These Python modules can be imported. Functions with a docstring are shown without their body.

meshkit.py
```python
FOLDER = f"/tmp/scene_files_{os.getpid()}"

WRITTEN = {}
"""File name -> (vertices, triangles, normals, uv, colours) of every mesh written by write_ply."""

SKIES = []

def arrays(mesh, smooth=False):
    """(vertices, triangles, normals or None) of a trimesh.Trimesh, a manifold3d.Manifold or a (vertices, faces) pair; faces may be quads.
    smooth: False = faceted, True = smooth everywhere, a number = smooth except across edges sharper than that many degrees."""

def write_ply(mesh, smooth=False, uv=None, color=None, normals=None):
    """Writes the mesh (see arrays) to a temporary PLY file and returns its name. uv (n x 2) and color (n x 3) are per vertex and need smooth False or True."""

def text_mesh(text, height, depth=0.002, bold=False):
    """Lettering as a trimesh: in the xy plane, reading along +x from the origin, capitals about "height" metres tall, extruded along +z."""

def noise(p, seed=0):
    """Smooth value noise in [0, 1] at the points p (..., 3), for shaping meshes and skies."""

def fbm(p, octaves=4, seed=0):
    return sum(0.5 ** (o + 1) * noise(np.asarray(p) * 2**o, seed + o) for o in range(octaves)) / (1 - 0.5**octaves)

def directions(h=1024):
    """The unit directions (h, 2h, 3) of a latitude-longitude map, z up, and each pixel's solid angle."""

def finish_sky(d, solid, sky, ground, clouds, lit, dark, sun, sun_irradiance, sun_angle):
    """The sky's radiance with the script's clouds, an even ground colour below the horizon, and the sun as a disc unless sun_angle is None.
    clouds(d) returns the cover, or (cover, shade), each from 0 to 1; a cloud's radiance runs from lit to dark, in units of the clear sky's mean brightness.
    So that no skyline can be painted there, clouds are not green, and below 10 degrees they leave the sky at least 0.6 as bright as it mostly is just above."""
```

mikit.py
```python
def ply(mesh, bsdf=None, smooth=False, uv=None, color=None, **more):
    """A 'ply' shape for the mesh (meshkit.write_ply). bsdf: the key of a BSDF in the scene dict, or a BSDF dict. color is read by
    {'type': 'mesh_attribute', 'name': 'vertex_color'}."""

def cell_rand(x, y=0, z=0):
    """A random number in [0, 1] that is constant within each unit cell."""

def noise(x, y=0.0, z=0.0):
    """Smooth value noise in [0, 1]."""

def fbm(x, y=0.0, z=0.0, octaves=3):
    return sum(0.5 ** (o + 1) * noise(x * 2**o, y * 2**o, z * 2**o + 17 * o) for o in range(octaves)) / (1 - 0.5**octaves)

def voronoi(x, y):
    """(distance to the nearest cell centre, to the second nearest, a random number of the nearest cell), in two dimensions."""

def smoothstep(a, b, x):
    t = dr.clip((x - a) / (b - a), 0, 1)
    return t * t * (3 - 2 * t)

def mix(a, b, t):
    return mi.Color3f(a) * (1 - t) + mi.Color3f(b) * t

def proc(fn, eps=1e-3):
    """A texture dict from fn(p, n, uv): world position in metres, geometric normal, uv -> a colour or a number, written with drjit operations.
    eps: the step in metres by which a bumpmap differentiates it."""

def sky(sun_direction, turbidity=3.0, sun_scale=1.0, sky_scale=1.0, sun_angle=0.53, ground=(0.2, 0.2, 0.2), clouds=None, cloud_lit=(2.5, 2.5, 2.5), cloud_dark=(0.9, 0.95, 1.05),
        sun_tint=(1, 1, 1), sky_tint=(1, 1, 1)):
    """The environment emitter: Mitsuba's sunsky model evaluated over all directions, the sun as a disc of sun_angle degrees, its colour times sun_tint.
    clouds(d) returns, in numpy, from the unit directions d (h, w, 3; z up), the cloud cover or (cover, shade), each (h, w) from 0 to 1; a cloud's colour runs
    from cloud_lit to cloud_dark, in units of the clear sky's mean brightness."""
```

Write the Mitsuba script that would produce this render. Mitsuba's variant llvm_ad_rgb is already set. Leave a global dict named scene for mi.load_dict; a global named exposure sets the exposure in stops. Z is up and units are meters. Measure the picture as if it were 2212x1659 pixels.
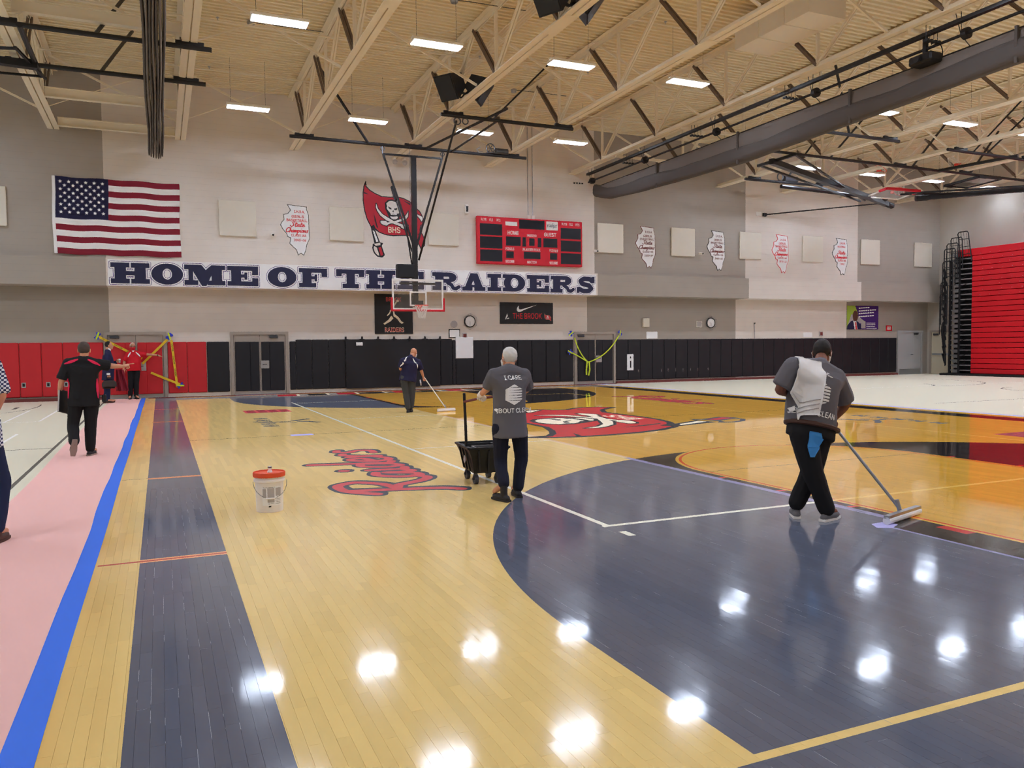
import math, random, numpy as np, trimesh, mitsuba as mi, drjit as dr, mikit, meshkit
import manifold3d as m3
from shapely.geometry import Polygon, LineString, Point, box as sbox
from shapely.ops import unary_union
from shapely import affinity
V3 = np.array
random.seed(7); rng = np.random.default_rng(7)
scene, labels = {}, {}
XF = mi.ScalarTransform4f
exposure = 1.4
# ---------------------------------------------------------------- camera (metres; x along the far wall, y towards it, z up)
RIGHT, UPV, FWD = V3([0.91507694, -0.40315878, -0.00985836]), V3([0.02734985, 0.03765151, 0.99891659]), V3([0.40235081, 0.91435516, -0.04548036])
EYE = V3([0, 0, 1.566])
scene['camera'] = {'type': 'perspective', 'fov': math.degrees(2 * math.atan(1106 / 1724.2469)), 'fov_axis': 'x', 'near_clip': 0.05, 'far_clip': 200.,
                   'to_world': XF().look_at(origin=EYE.tolist(), target=(EYE + FWD).tolist(), up=UPV.tolist())}
LAMP = 21.0          # radiance of the lit diffusers
LAMP_RGB = (0.86, 0.98, 1.20)

# ---------------------------------------------------------------- materials
def S(r, g, b):
    return tuple(((c / 255) / 12.92 if c <= 10 else ((c / 255 + 0.055) / 1.055) ** 2.4) for c in (r, g, b))
def mat(name, rgb, rough=0.6, spec=0.4, metal=0.0, two=True, **kw):
    base = {'type': 'rgb', 'value': list(S(*rgb))} if isinstance(rgb, tuple) else rgb
    b = {'type': 'principled', 'base_color': base, 'roughness': rough, 'metallic': metal, 'specular': spec, **kw}
    scene[name] = {'type': 'twosided', 'b': b} if two else b
for nm, c, r in (('m_black', (24, 24, 27), .5), ('m_blacksteel', (30, 29, 31), .4), ('m_cream', (232, 222, 200), .55), ('m_darkbrown', (104, 88, 74), .7), ('m_white', (238, 236, 232), .5), ('m_panel', (226, 220, 206), .8),
                 ('m_red', (200, 30, 46), .5), ('m_padred', (196, 34, 42), .55), ('m_padblack', (24, 24, 30), .5), ('m_navy', (30, 32, 66), .45), ('m_darkred', (128, 22, 42), .7),
                 ('m_screen', (22, 24, 32), .35), ('m_doorframe', (160, 148, 136), .5), ('m_door', (172, 160, 148), .5), ('m_doorgrey', (168, 166, 164), .5), ('m_doorcream', (206, 196, 172), .5),
                 ('m_bluetape', (52, 110, 226), .6), ('m_darkblue', (48, 62, 190), .6), ('m_violet', (178, 176, 226), .6), ('m_yellow', (226, 190, 40), .6), ('m_lime', (202, 222, 50), .6), ('m_pink', (226, 178, 172), .85),
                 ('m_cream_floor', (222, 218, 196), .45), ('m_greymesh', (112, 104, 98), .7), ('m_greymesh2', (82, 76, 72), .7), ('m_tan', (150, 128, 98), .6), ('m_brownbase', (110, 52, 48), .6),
                 ('m_orange', (226, 84, 48), .5), ('m_bleachred', (214, 22, 38), .42), ('m_greyline', (96, 92, 84), .6), ('m_whiteline', (244, 244, 238), .5),
                 ('m_logored', (178, 36, 50), .6), ('m_floorred', (196, 30, 40), .3), ('m_script', (206, 72, 78), .4), ('m_logoblack', (26, 26, 32), .5), ('m_bone', (238, 226, 200), .5), ('m_purple', (66, 34, 112), .6),
                 ('m_greenprint', (160, 190, 70), .6), ('m_skin', (206, 148, 118), .55), ('m_skin_dark', (118, 74, 56), .55), ('m_skin_print', (92, 58, 46), .6), ('m_greyhair', (214, 212, 208), .8), ('m_darkhair', (30, 26, 26), .6), ('m_brownhair', (72, 60, 54), .7),
                 ('m_tee', (98, 96, 102), .85), ('m_blackcloth', (22, 21, 24), .85), ('m_navycloth', (28, 26, 62), .8), ('m_bluecloth', (34, 34, 72), .8), ('m_redcloth', (206, 24, 40), .8), ('m_magenta', (222, 36, 82), .8), ('m_jeans', (30, 40, 72), .9), ('m_charcoal', (64, 66, 70), .9),
                 ('m_navypants', (26, 28, 46), .9), ('m_towel', (240, 240, 240), .95), ('m_bluerag', (70, 146, 214), .95), ('m_belt', (72, 46, 36), .6), ('m_glove', (238, 232, 230), .6), ('m_shoe', (44, 42, 44), .7), ('m_sole', (150, 132, 122), .8), ('m_whitesole', (236, 234, 230), .6), ('m_greyshoe', (104, 104, 108), .8), ('m_brownshoe', (74, 48, 40), .6),
                 ('m_mophead', (236, 238, 242), .8), ('m_leather', (58, 48, 46), .45), ('m_paper', (240, 240, 240), .7), ('m_labelgrey', (176, 170, 168), .7), ('m_net', (232, 228, 220), .8), ('m_rim', (222, 70, 52), .45), ('m_vinylgrey', (60, 62, 72), .5), ('m_blue_line', (86, 92, 150), .4), ('m_wear', (150, 156, 166), .5), ('m_gold', (206, 160, 60), .6)):
    mat(nm, c, r)
mat('m_steel', (176, 178, 182), .32, metal=.85)
mat('m_darksteel', (84, 86, 92), .35, metal=.7)
mat('m_bucket', (236, 230, 224), .35, spec=.5)
scene['m_glass'] = {'type': 'thindielectric', 'int_ior': 1.5}
scene['m_gauze'] = {'type': 'twosided', 'b': {'type': 'principled', 'base_color': {'type': 'rgb', 'value': list(S(138, 128, 118))}, 'roughness': .6, 'specular': .3}}

CX, YM = 8.04, 14.97            # court axis and half-way line
def on(v, a, b): return dr.select((v > a) & (v < b), mi.Float(1), mi.Float(0))
def coated(x, y):               # where the new finish is already spread: everything right of the wet edge
    edge = dr.select(y > 5.05, 5.98 + 0.03 * mikit.noise(y * 1.3), 5.68 + 0.02 * mikit.noise(y * 2.0))
    return mikit.smoothstep(-0.01, 0.01, x - edge)
def court_paint(x, y, tone):
    far = y > YM
    yy = dr.select(far, 2 * YM - y, y)
    dx = dr.abs(x - CX)
    wet = coated(x, y)
    wood = mikit.mix(mi.Color3f(S(228, 198, 128)), mi.Color3f(S(212, 162, 62)), wet)
    wood = wood * (0.95 + 0.10 * tone)
    edge = mikit.smoothstep(-0.10, -0.46, x) * (0.4 + 0.6 * mikit.noise(x * 8, y * 1.5)) * 0.4          # old amber finish along the tape
    wood = mikit.mix(wood, mi.Color3f(S(206, 140, 44)), edge)
    navy = mikit.mix(mi.Color3f(S(88, 94, 110)), mi.Color3f(S(36, 32, 32)), wet) * (0.94 + 0.12 * tone)
    d3 = dr.sqrt(dr.square(x - CX) + dr.square(yy - 3.8))
    inside3 = dr.select(yy > 3.8, on(d3, -1, 6.0), on(dx, -1, 6.0)) * on(yy, 2.37, 20)
    dft = dr.sqrt(dr.square(x - CX) + dr.square(yy - 8.06))
    lane = dr.select(yy < 8.06, dx, dft)
    inside3 *= dr.select(lane > 1.90, mi.Float(1), mi.Float(0))
    bands = on(x, -0.18, 0.43) + on(x, 15.66, 16.27)
    ends = on(yy, 1.55, 2.32) * on(dx, -1, 6.12) + on(yy, 1.2, 2.2) * on(x, -0.18, 16.27) * dr.select(far, mi.Float(1), mi.Float(0))
    isnavy = dr.minimum(inside3 + bands + ends, 1)
    c = dr.select(isnavy > 0.5, navy, wood)
    outline = on(lane, 1.815, 1.855) * on(yy, 2.37, 10)
    c = dr.select(outline > 0.5, mi.Color3f(S(204, 78, 34)), c)
    red = mi.Color3f(S(192, 40, 44))
    marks = on(dx, 1.90, 2.02) * (on(yy, 7.59, 7.65) + on(yy, 6.62, 6.68) + on(yy, 5.65, 5.71) + on(yy, 4.44, 4.73))
    c = dr.select(marks > 0.5, red, c)
    pale = mikit.mix(mi.Color3f(S(240, 240, 224)), mi.Color3f(S(232, 190, 96)), wet)
    vb = on(x, 3.49, 12.64) * (on(y, 5.97, 6.03) + on(y, 23.91, 23.97) + on(y, 11.99, 12.03) + on(y, 17.91, 17.95)) + on(y, 5.97, 23.97) * (on(x, 3.51, 3.57) + on(x, 12.57, 12.63))
    vb += on(x, 3.51, 3.58) * on(yy, 5.6, 5.77)
    c = dr.select(vb > 0.5, pale, c)
    thin = on(y, YM - 0.014, YM + 0.014) * on(x, 0.43, 15.66) + on(yy, 8.05, 8.066) * on(dx, -1, 1.815) + on(yy, 10.74, 10.756) * on(x, -0.46, -0.18)
    c = dr.select(thin > 0.5, mi.Color3f(S(92, 70, 40)), c)
    rl, yl = on(yy, 6.485, 6.525), on(yy, 6.455, 6.555)
    c = dr.select(yl * on(x, -0.18, 0.43) > 0.5, mi.Color3f(S(236, 168, 120)), c)
    c = dr.select(rl * on(x, -0.46, 0.43) > 0.5, mi.Color3f(S(190, 86, 66)), c)
    c = dr.select(on(yy, 10.66, 10.77) * on(x, -0.18, 0.43) > 0.5, mi.Color3f(S(214, 140, 96)), c)
    wetline = on(x, 5.93, 6.03) * on(y, 5.05, 9.6) * mikit.smoothstep(0.25, 0.5, mikit.noise(x * 30, y * 6) + 0.25) + on(x, 5.66, 5.70) * on(y, 3.0, 5.05)
    c = mikit.mix(c, mi.Color3f(S(150, 150, 196)), dr.minimum(wetline, 1) * 0.8)
    faint = on(x, 5.93, 6.05) * on(y, 9.6, 17.5)
    return mikit.mix(c, mi.Color3f(S(230, 206, 196)), faint * 0.4)
def strip_tone(x, y):
    col = dr.floor(x / 0.0572)
    return mikit.cell_rand(col, dr.floor(y / 0.9 + 9 * mikit.cell_rand(col, 3)))
def court_rough(p, n, uv):
    return mi.Float(0.035) + (1 - coated(p.x, p.y)) * (0.045 + 0.04 * mikit.noise(p.x * 6, p.y * 0.8))
def relief(p, n, uv):
    return mikit.noise(p.x * 14, p.y * 1.4) + 0.6 * mikit.noise(p.x * 34, p.y * 3.0)
for nm, fn in (('m_court', lambda p, n, uv: court_paint(p.x, p.y, strip_tone(p.x, p.y))), ('m_board', lambda p, n, uv: court_paint(p.x, p.y, uv.x))):
    scene[nm] = {'type': 'twosided', 'b': {'type': 'bumpmap', 'arbitrary': mikit.proc(relief, eps=4e-3), 'scale': 0.00010,
                 'b': {'type': 'principled', 'base_color': mikit.proc(fn), 'roughness': mikit.proc(court_rough), 'specular': .5}}}
def wall_paint(p, n, uv):
    x, z = p.x, p.z
    white = on(x, -1.5, 16.4) + on(x, 24.15, 30.95)
    c = mikit.mix(mi.Color3f(S(166, 157, 146)), mi.Color3f(S(222, 213, 203)), dr.minimum(white, 1))
    joint = on(dr.abs(z / 0.2032 - dr.floor(z / 0.2032 + 0.5)), -1, 0.03) * 0.07
    return c * (1 - joint) * (0.98 + 0.04 * mikit.noise(x * 3, z * 3))
mat('m_wall', mikit.proc(wall_paint), .75, spec=.25)
mat('m_wallgrey', (188, 180, 168), .75, spec=.25)
def deck_paint(p, n, uv):
    return mi.Color3f(S(232, 218, 186)) * (0.97 + 0.04 * mikit.noise(p.x * 0.6, p.y * 0.6))
mat('m_deck', mikit.proc(deck_paint), .7, spec=.3)
def flag_weave(p, n, uv): return mi.Color3f(S(236, 230, 224)) * (0.96 + 0.06 * mikit.noise(p.x * 9, p.z * 3))

# ---------------------------------------------------------------- mesh helpers: every mesh is (vertices, triangles)
def join(parts):
    vs, fs, k = [], [], 0
    for m in parts:
        v, f = (np.asarray(m.vertices), np.asarray(m.faces)) if hasattr(m, 'vertices') else m
        vs.append(np.asarray(v, float)); fs.append(np.asarray(f, int) + k); k += len(v)
    return np.vstack(vs), np.vstack(fs)
def mv(m, M=None, t=(0, 0, 0)):
    v, f = (np.asarray(m.vertices), np.asarray(m.faces)) if hasattr(m, 'vertices') else m
    v = np.asarray(v, float)
    return (v @ np.asarray(M, float).T if M is not None else v) + np.asarray(t, float), f
BF = V3([[0, 2, 1], [0, 3, 2], [4, 5, 6], [4, 6, 7], [0, 1, 5], [0, 5, 4], [1, 2, 6], [1, 6, 5], [2, 3, 7], [2, 7, 6], [3, 0, 4], [3, 4, 7]])
def bx(x0, x1, y0, y1, z0, z1):
    return V3([[x0, y0, z0], [x1, y0, z0], [x1, y1, z0], [x0, y1, z0], [x0, y0, z1], [x1, y0, z1], [x1, y1, z1], [x0, y1, z1]], float), BF
def hullpts(p):
    h = trimesh.convex.convex_hull(np.asarray(p, float)); return np.asarray(h.vertices), np.asarray(h.faces)
def cbx(x0, x1, y0, y1, z0, z1, c):          # box with chamfered edges
    p = []
    for sx, X, in ((1, x0), (-1, x1)):
        for sy, Y in ((1, y0), (-1, y1)):
            for sz, Z in ((1, z0), (-1, z1)):
                p += [[X, Y + sy * c, Z + sz * c], [X + sx * c, Y, Z + sz * c], [X + sx * c, Y + sy * c, Z]]
    return hullpts(p)
def frame_of(d, up=(0, 0, 1)):
    d = np.asarray(d, float); d = d / np.linalg.norm(d); up = np.asarray(up, float)
    if abs(d @ up) > 0.98 * np.linalg.norm(up): up = V3([1, 0, 0.])
    a = np.cross(up, d); a /= np.linalg.norm(a); return a, np.cross(d, a), d
def bar(p, q, w, h, up=(0, 0, 1)):           # rectangular bar from p to q
    p, q = np.asarray(p, float), np.asarray(q, float); a, b, d = frame_of(q - p, up)
    v = [e + s * a * w / 2 + t * b * h / 2 for e in (p, q) for s, t in ((-1, -1), (1, -1), (1, 1), (-1, 1))]
    return V3(v), V3([[0, 2, 1], [0, 3, 2], [4, 5, 6], [4, 6, 7], [0, 1, 5], [0, 5, 4], [1, 2, 6], [1, 6, 5], [2, 3, 7], [2, 7, 6], [3, 0, 4], [3, 4, 7]])
def tube(pts, r, n=8, caps=True, closed=False):
    p = np.asarray(pts, float); m = len(p); r = np.broadcast_to(r, (m,))
    t = np.roll(p, -1, 0) - np.roll(p, 1, 0) if closed else np.gradient(p, axis=0)
    t /= np.linalg.norm(t, axis=1, keepdims=True) + 1e-12
    a0 = frame_of(t[0])[0]; vs, A = [], a0
    ang = np.arange(n) * 2 * np.pi / n
    for i in range(m):
        A = A - t[i] * (A @ t[i]); A /= np.linalg.norm(A) + 1e-12; B = np.cross(t[i], A)
        vs.append(p[i] + r[i] * (np.cos(ang)[:, None] * A + np.sin(ang)[:, None] * B))
    v = np.vstack(vs); f = []
    for i in range(m if closed else m - 1):
        j = (i + 1) % m
        for k in range(n):
            l = (k + 1) % n
            f += [[i * n + k, i * n + l, j * n + l], [i * n + k, j * n + l, j * n + k]]
    if caps and not closed:
        v = np.vstack([v, p[0], p[-1]]); a, b = len(v) - 2, len(v) - 1
        f += [[a, (k + 1) % n, k] for k in range(n)] + [[b, (m - 1) * n + k, (m - 1) * n + (k + 1) % n] for k in range(n)]
    return v, V3(f)
def lathe(prof, n=32, c=(0, 0, 0)):          # prof: (radius, z) from bottom to top
    ang = np.arange(n) * 2 * np.pi / n; v, f, m = [], [], len(prof)
    for r, z in prof: v += [[c[0] + r * math.cos(t), c[1] + r * math.sin(t), c[2] + z] for t in ang]
    for i in range(m - 1):
        for k in range(n):
            l = (k + 1) % n; f += [[i * n + k, i * n + l, (i + 1) * n + l], [i * n + k, (i + 1) * n + l, (i + 1) * n + k]]
    return V3(v, float), V3(f)
def ext(poly, d):
    ms = [trimesh.creation.extrude_polygon(g, d, engine='earcut') for g in getattr(poly, 'geoms', [poly]) if g.area > 1e-9 and g.geom_type == 'Polygon']
    return join(ms)
def wallm(m, X, Z, Y, s=1.0):                # local (x, y, depth) onto a wall that faces the camera
    v, f = mv(m); return np.c_[X + s * v[:, 0], Y - v[:, 2], Z + s * v[:, 1]], f[:, ::-1] * 0 + f
def floorm(m, X, Y, Z=0.0):
    v, f = mv(m); return v + V3([X, Y, Z]), f
def txt(s, h, d=0.004, bold=False, w=None):
    m = meshkit.text_mesh(s, h, d, bold); v = np.array(m.vertices); v[:, 0] -= v[:, 0].min()
    if w: v[:, 0] *= w / v[:, 0].max()
    return v, np.array(m.faces)

def nth(k):
    A = ['first', 'second', 'third', 'fourth', 'fifth', 'sixth', 'seventh', 'eighth', 'ninth', 'tenth', 'eleventh', 'twelfth', 'thirteenth', 'fourteenth', 'fifteenth', 'sixteenth', 'seventeenth', 'eighteenth', 'nineteenth']
    return A[k] if k < 19 else 'twentieth' if k == 19 else 'twenty-' + A[k - 20]
# ---------------------------------------------------------------- scene helpers
def numbered(k):
    if k not in scene and k not in labels and k not in used: used.add(k); return k
    i = 1
    while f'{k}_{i:03d}' in used: i += 1
    used.add(f'{k}_{i:03d}'); return f'{k}_{i:03d}'
used = set()
def tag(k, label=None, cat=None, group=None, kind=None):
    d = {a: b for a, b in (('label', label), ('category', cat), ('group', group), ('kind', kind)) if b}
    if d: labels[k] = {**labels.get(k, {}), **d}
    return k
def put(name, mesh, m, parent=None, smooth=False, label=None, cat=None, group=None, kind=None, xf=None, **kw):
    k = numbered(f'{parent}__{name}' if parent else name)
    d = dict(mesh) if isinstance(mesh, dict) else mikit.ply(mesh, m, smooth=smooth, **kw)
    if xf is not None: d['to_world'] = xf
    scene[k] = d
    return tag(k, label, cat, group, kind)
def thing(name, label, cat, group=None, kind=None):
    return tag(numbered(name), label, cat, group, kind)
def shared(mesh, m, smooth=False, **kw): return mikit.ply(mesh, m, smooth=smooth, **kw)

# ---------------------------------------------------------------- room shell
WY, UY, BY = 29.4, 28.75, 28.5               # far wall below the soffit, above it, face of the soffit beam
X0, X1, Y0, DECK = -14.0, 36.6, -8.0, 10.33
put('wall_back', bx(X0 - .4, X1 + .4, WY, WY + .4, 0, 3.66), 'm_wall', label='lower far gym wall of painted blocks in white and grey fields', kind='structure')
put('wall_beam', bx(X0 - .4, X1 + .4, BY, WY + .4, 3.66, 4.55), 'm_wall', label='projecting beam of the far gym wall that carries the big letters', kind='structure')
put('wall_upper', bx(X0 - .4, X1 + .4, UY, WY + .4, 4.55, 10.6), 'm_wall', label='upper far gym wall of painted blocks in white and grey fields', kind='structure')
put('wall_right', bx(X1, X1 + .4, Y0, WY, 0, 10.6), 'm_wallgrey', kind='structure', label='grey side wall behind the folded red bleachers')
put('wall_left', bx(X0 - .4, X0, Y0, WY, 0, 10.6), 'm_wallgrey', kind='structure', label='grey side wall beyond the left edge of the photo')
put('wall_front', bx(X0, X1, Y0 - .4, Y0, 0, 10.6), 'm_wallgrey', kind='structure', label='grey gym wall behind the camera')
# ribbed roof deck: ribs run along x
ys, P = np.arange(Y0, WY + .3, 0.2), []
for y in ys: P += [(y, DECK), (y + .09, DECK), (y + .105, DECK + .075), (y + .185, DECK + .075)]
P = V3(P); n = len(P)
dv = np.vstack([np.c_[np.full(n, X0), P], np.c_[np.full(n, X1), P]]); i = np.arange(n - 1)
put('ceiling', (dv, np.vstack([np.c_[i, i + 1, n + i + 1], np.c_[i, n + i + 1, n + i]])), 'm_deck', kind='structure', label='ribbed cream metal roof deck over the gym')
put('ceiling_top', bx(X0 - .4, X1 + .4, Y0 - .4, WY + .4, 10.6, 10.8), 'm_deck', kind='structure', label='roof above the metal deck')
# floors
BW = 0.0572
xs = np.arange(-0.4805, 8.9, BW)
def ytop(x): return 9.9 - 0.42 * max(x, 0)
YB = 1.15
court = sbox(-0.4805, Y0, 16.6, 29.28)
board_zone = unary_union([sbox(x, YB, x + BW + 1e-6, ytop(x)) for x in xs])
put('floor', mv(ext(court.difference(board_zone), .03), t=(0, 0, -.03)), 'm_court', kind='structure', label='varnished maple gym floor with navy and red court markings')
put('floor_base', bx(X0, X1, Y0, WY, -.12, -.03), 'm_tan', kind='structure')
put('floor_left', bx(X0, -.4805, Y0, WY, -.03, -.001), 'm_cream_floor', kind='structure', label='cream synthetic gym floor left of the wooden court')
put('floor_right', bx(16.6, X1, Y0, WY, -.03, 0), 'm_cream_floor', kind='structure', label='cream synthetic gym floor right of the wooden court')
boards = []
def board(x, a, b):
    g, c = 0.0004, 0.0008; t = rng.uniform(-1, 1, 2) * 0.00007; h0 = -rng.uniform(0, 0.0001)
    v, f = bx(x + g, x + BW - g, a + g, b - g, -.016, 0)
    v[4:, 2] = h0 + V3([-1, 1, 1, -1]) * t[0] + V3([-1, -1, 1, 1]) * t[1]
    return v, f
for x in xs:
    y = YB - rng.uniform(0, .8)
    top = ytop(x)
    while y < top:
        L = rng.uniform(.3, 1.05); a, b = max(y, YB), min(y + L, top)
        if b - a > .01: boards.append((x, a, b))
        y += L
def pix(x, y): return FWD @ (V3([x, y, 0]) - EYE)
def seen(B):
    x, a, b = B; m = V3([x, max((a + b) / 2, a), 0]) - EYE; z = FWD @ m
    if z < .5: return 0
    u, w = 1724 * (RIGHT @ m) / z, -1724 * (UPV @ m) / z
    return (b - a) / z ** 3 if abs(u) < 1106 and abs(w) < 860 else 0
order = sorted(range(len(boards)), key=lambda k: -seen(boards[k]))
filler, rest, rest_uv = [], [], []
for q, k in enumerate(order):
    m = board(*boards[k]); tone = rng.uniform(0, 1)
    if q < 300: put('board', m, 'm_board', 'floor', uv=np.full((8, 2), tone))
    else: rest.append(m); rest_uv += [(tone, tone)] * 8
put('remaining_boards', join(rest), 'm_board', 'floor', uv=V3(rest_uv), kind='stuff', label='narrow maple floor boards further from the camera')
put('sub_floor', mv(ext(board_zone, .012), t=(0, 0, -.03)), 'm_greyline', 'floor')
# worn pale filler in some of the joints of the navy paint
def navy_at(x, y):
    if -.18 < x < .43: return True
    if 1.55 < y < 2.32 and abs(x - CX) < 6.1: return True
    r = math.hypot(x - CX, y - 3.8) if y > 3.8 else abs(x - CX)
    lane = abs(x - CX) if y < 8.06 else math.hypot(x - CX, y - 8.06)
    return r < 5.98 and y > 2.37 and lane > 1.92 and x < 5.6
for (x, a, b) in boards:
    wearing = 1.0 if x < .43 else .42
    for (u0, u1) in ((a, (a + b) / 2), ((a + b) / 2, b)):
        if navy_at(x, (u0 + u1) / 2) and rng.random() < .40 * wearing:
            s, e = np.sort(rng.uniform(u0, u1, 2)); filler.append(bx(x - .0009, x + .0009, s, e, -.004, .0003))
    if navy_at(x + BW / 2, b) and rng.random() < .22 * wearing: filler.append(bx(x, x + BW * rng.uniform(.6, 1), b - .0008, b + .0008, -.004, .0003))
put('joint_filler', join(filler), 'm_wear', 'floor', kind='stuff', label='pale worn filler in the joints of the navy paint')
# left side: pink paper runway and tape
pl = [(-1.5 + .02 * math.sin(y * .7), y) for y in np.linspace(-2, 29.2, 40)]
put('floor_paper', mv(ext(Polygon(pl + [(-.58, 29.2), (-.58, -2)]), .002), t=(0, 0, -.0005)), 'm_pink', label='long pink paper runner laid beside the blue tape', cat='floor paper')
r2 = np.random.default_rng(3)
le = [(-.615 + .03 * meshkit.noise(V3([y * .9, 1, 1.])) - .015, y) for y in np.linspace(-2, 29.25, 90)]
put('floor_tape', mv(ext(Polygon(le + [(-.478 + .004 * math.sin(y), y) for y in np.linspace(29.25, -2, 60)]), .0014), t=(0, 0, .0014)), 'm_bluetape', label="wide blue painter's tape along the edge of the wooden court", cat='tape')
put('tape_scrap', mv(ext(Polygon([(0, 0), (.03, .012), (.055, .05), (.02, .045), (-.004, .03)]), .001), t=(-.95, 4.95, .0018)), 'm_bluetape', label='small torn scrap of blue tape on the pink paper', cat='tape scrap')
put('floor_tape', bx(16.68, 16.86, -2, 28.9, .0, .002), 'm_violet', label='pale violet tape along the far right edge of the wooden court', cat='tape')
for (x, y, w) in ((2.35, 14.97, .2), (14.15, 14.97, .22)):
    put('tape_patch', bx(x - w, x + w, y - .13, y + .13, .0, .0012), 'm_violet', label='pale violet tape patch on the half-way line ' + ('left of the centre emblem' if x < 8 else 'right of the centre emblem'), cat='tape')
for (a, b) in ((2.35, 4.15), (15.8, 17.5)):
    put('threshold_tape', bx(a, b, 28.98, 29.22, .0, .003), 'm_violet', label='violet tape along the foot of the ' + ('black padded double door' if a < 10 else 'door closed off with lime tape'), cat='tape')
# lines on the cream floors
def line(x0, x1, y0, y1, m, par, z=0.0): put('line', bx(x0, x1, y0, y1, z - .002, z + .0008), m, par)
for x0, x1, y0, y1, m in ((-1.655, -1.605, 2, 27.3, 'm_greyline'), (-2.58, -2.53, 20.83, 26.9, 'm_whiteline'), (-2.58, -2.53, 8, 17.8, 'm_whiteline'), (-3.28, -3.23, 20.83, 24.9, 'm_whiteline'), (-9, -1.655, 14.9, 14.94, 'm_greyline'), (-9, -2.58, 20.8, 20.84, 'm_whiteline'), (-3.8, -3.7, 25.6, 26.5, 'm_greyline')):
    line(x0, x1, y0, y1, m, 'floor_left', -.001)
put('line', mv(tube([(-4.6 + 1.35 * math.cos(t), 26.6 + 3.1 * math.sin(t) , 0) for t in np.linspace(-1.5, .3, 14)], .022, 4), np.diag([1, 1, .02])), 'm_greyline', 'floor_left')
for (cx_, cy_, r_, a0, a1) in ((27.4, 24.0, 3.6, -1.9, 0.5), (25.2, 22.6, 2.1, -1.2, -.3), (27.6, 16.8, 1.9, 1.6, 4.6)):
    put('line', mv(tube([(cx_ + r_ * math.cos(t), cy_ + r_ * math.sin(t), 0) for t in np.linspace(a0, a1, 24)], .03, 4), np.diag([1, 1, .02])), 'm_greyline', 'floor_right')
line(18.5, 35, 14.6, 14.63, 'm_greyline', 'floor_right'); line(22, 35, 20.9, 20.93, 'm_whiteline', 'floor_right')
put('baseboard_back', join([bx(-.4, 17.6, 29.02, 29.14, 0, .02), bx(17.75, 34.3, 29.2, 29.4, 0, .09), bx(X0, -1.75, 29.2, 29.4, 0, .09)]), 'm_brownbase', kind='structure')
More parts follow.
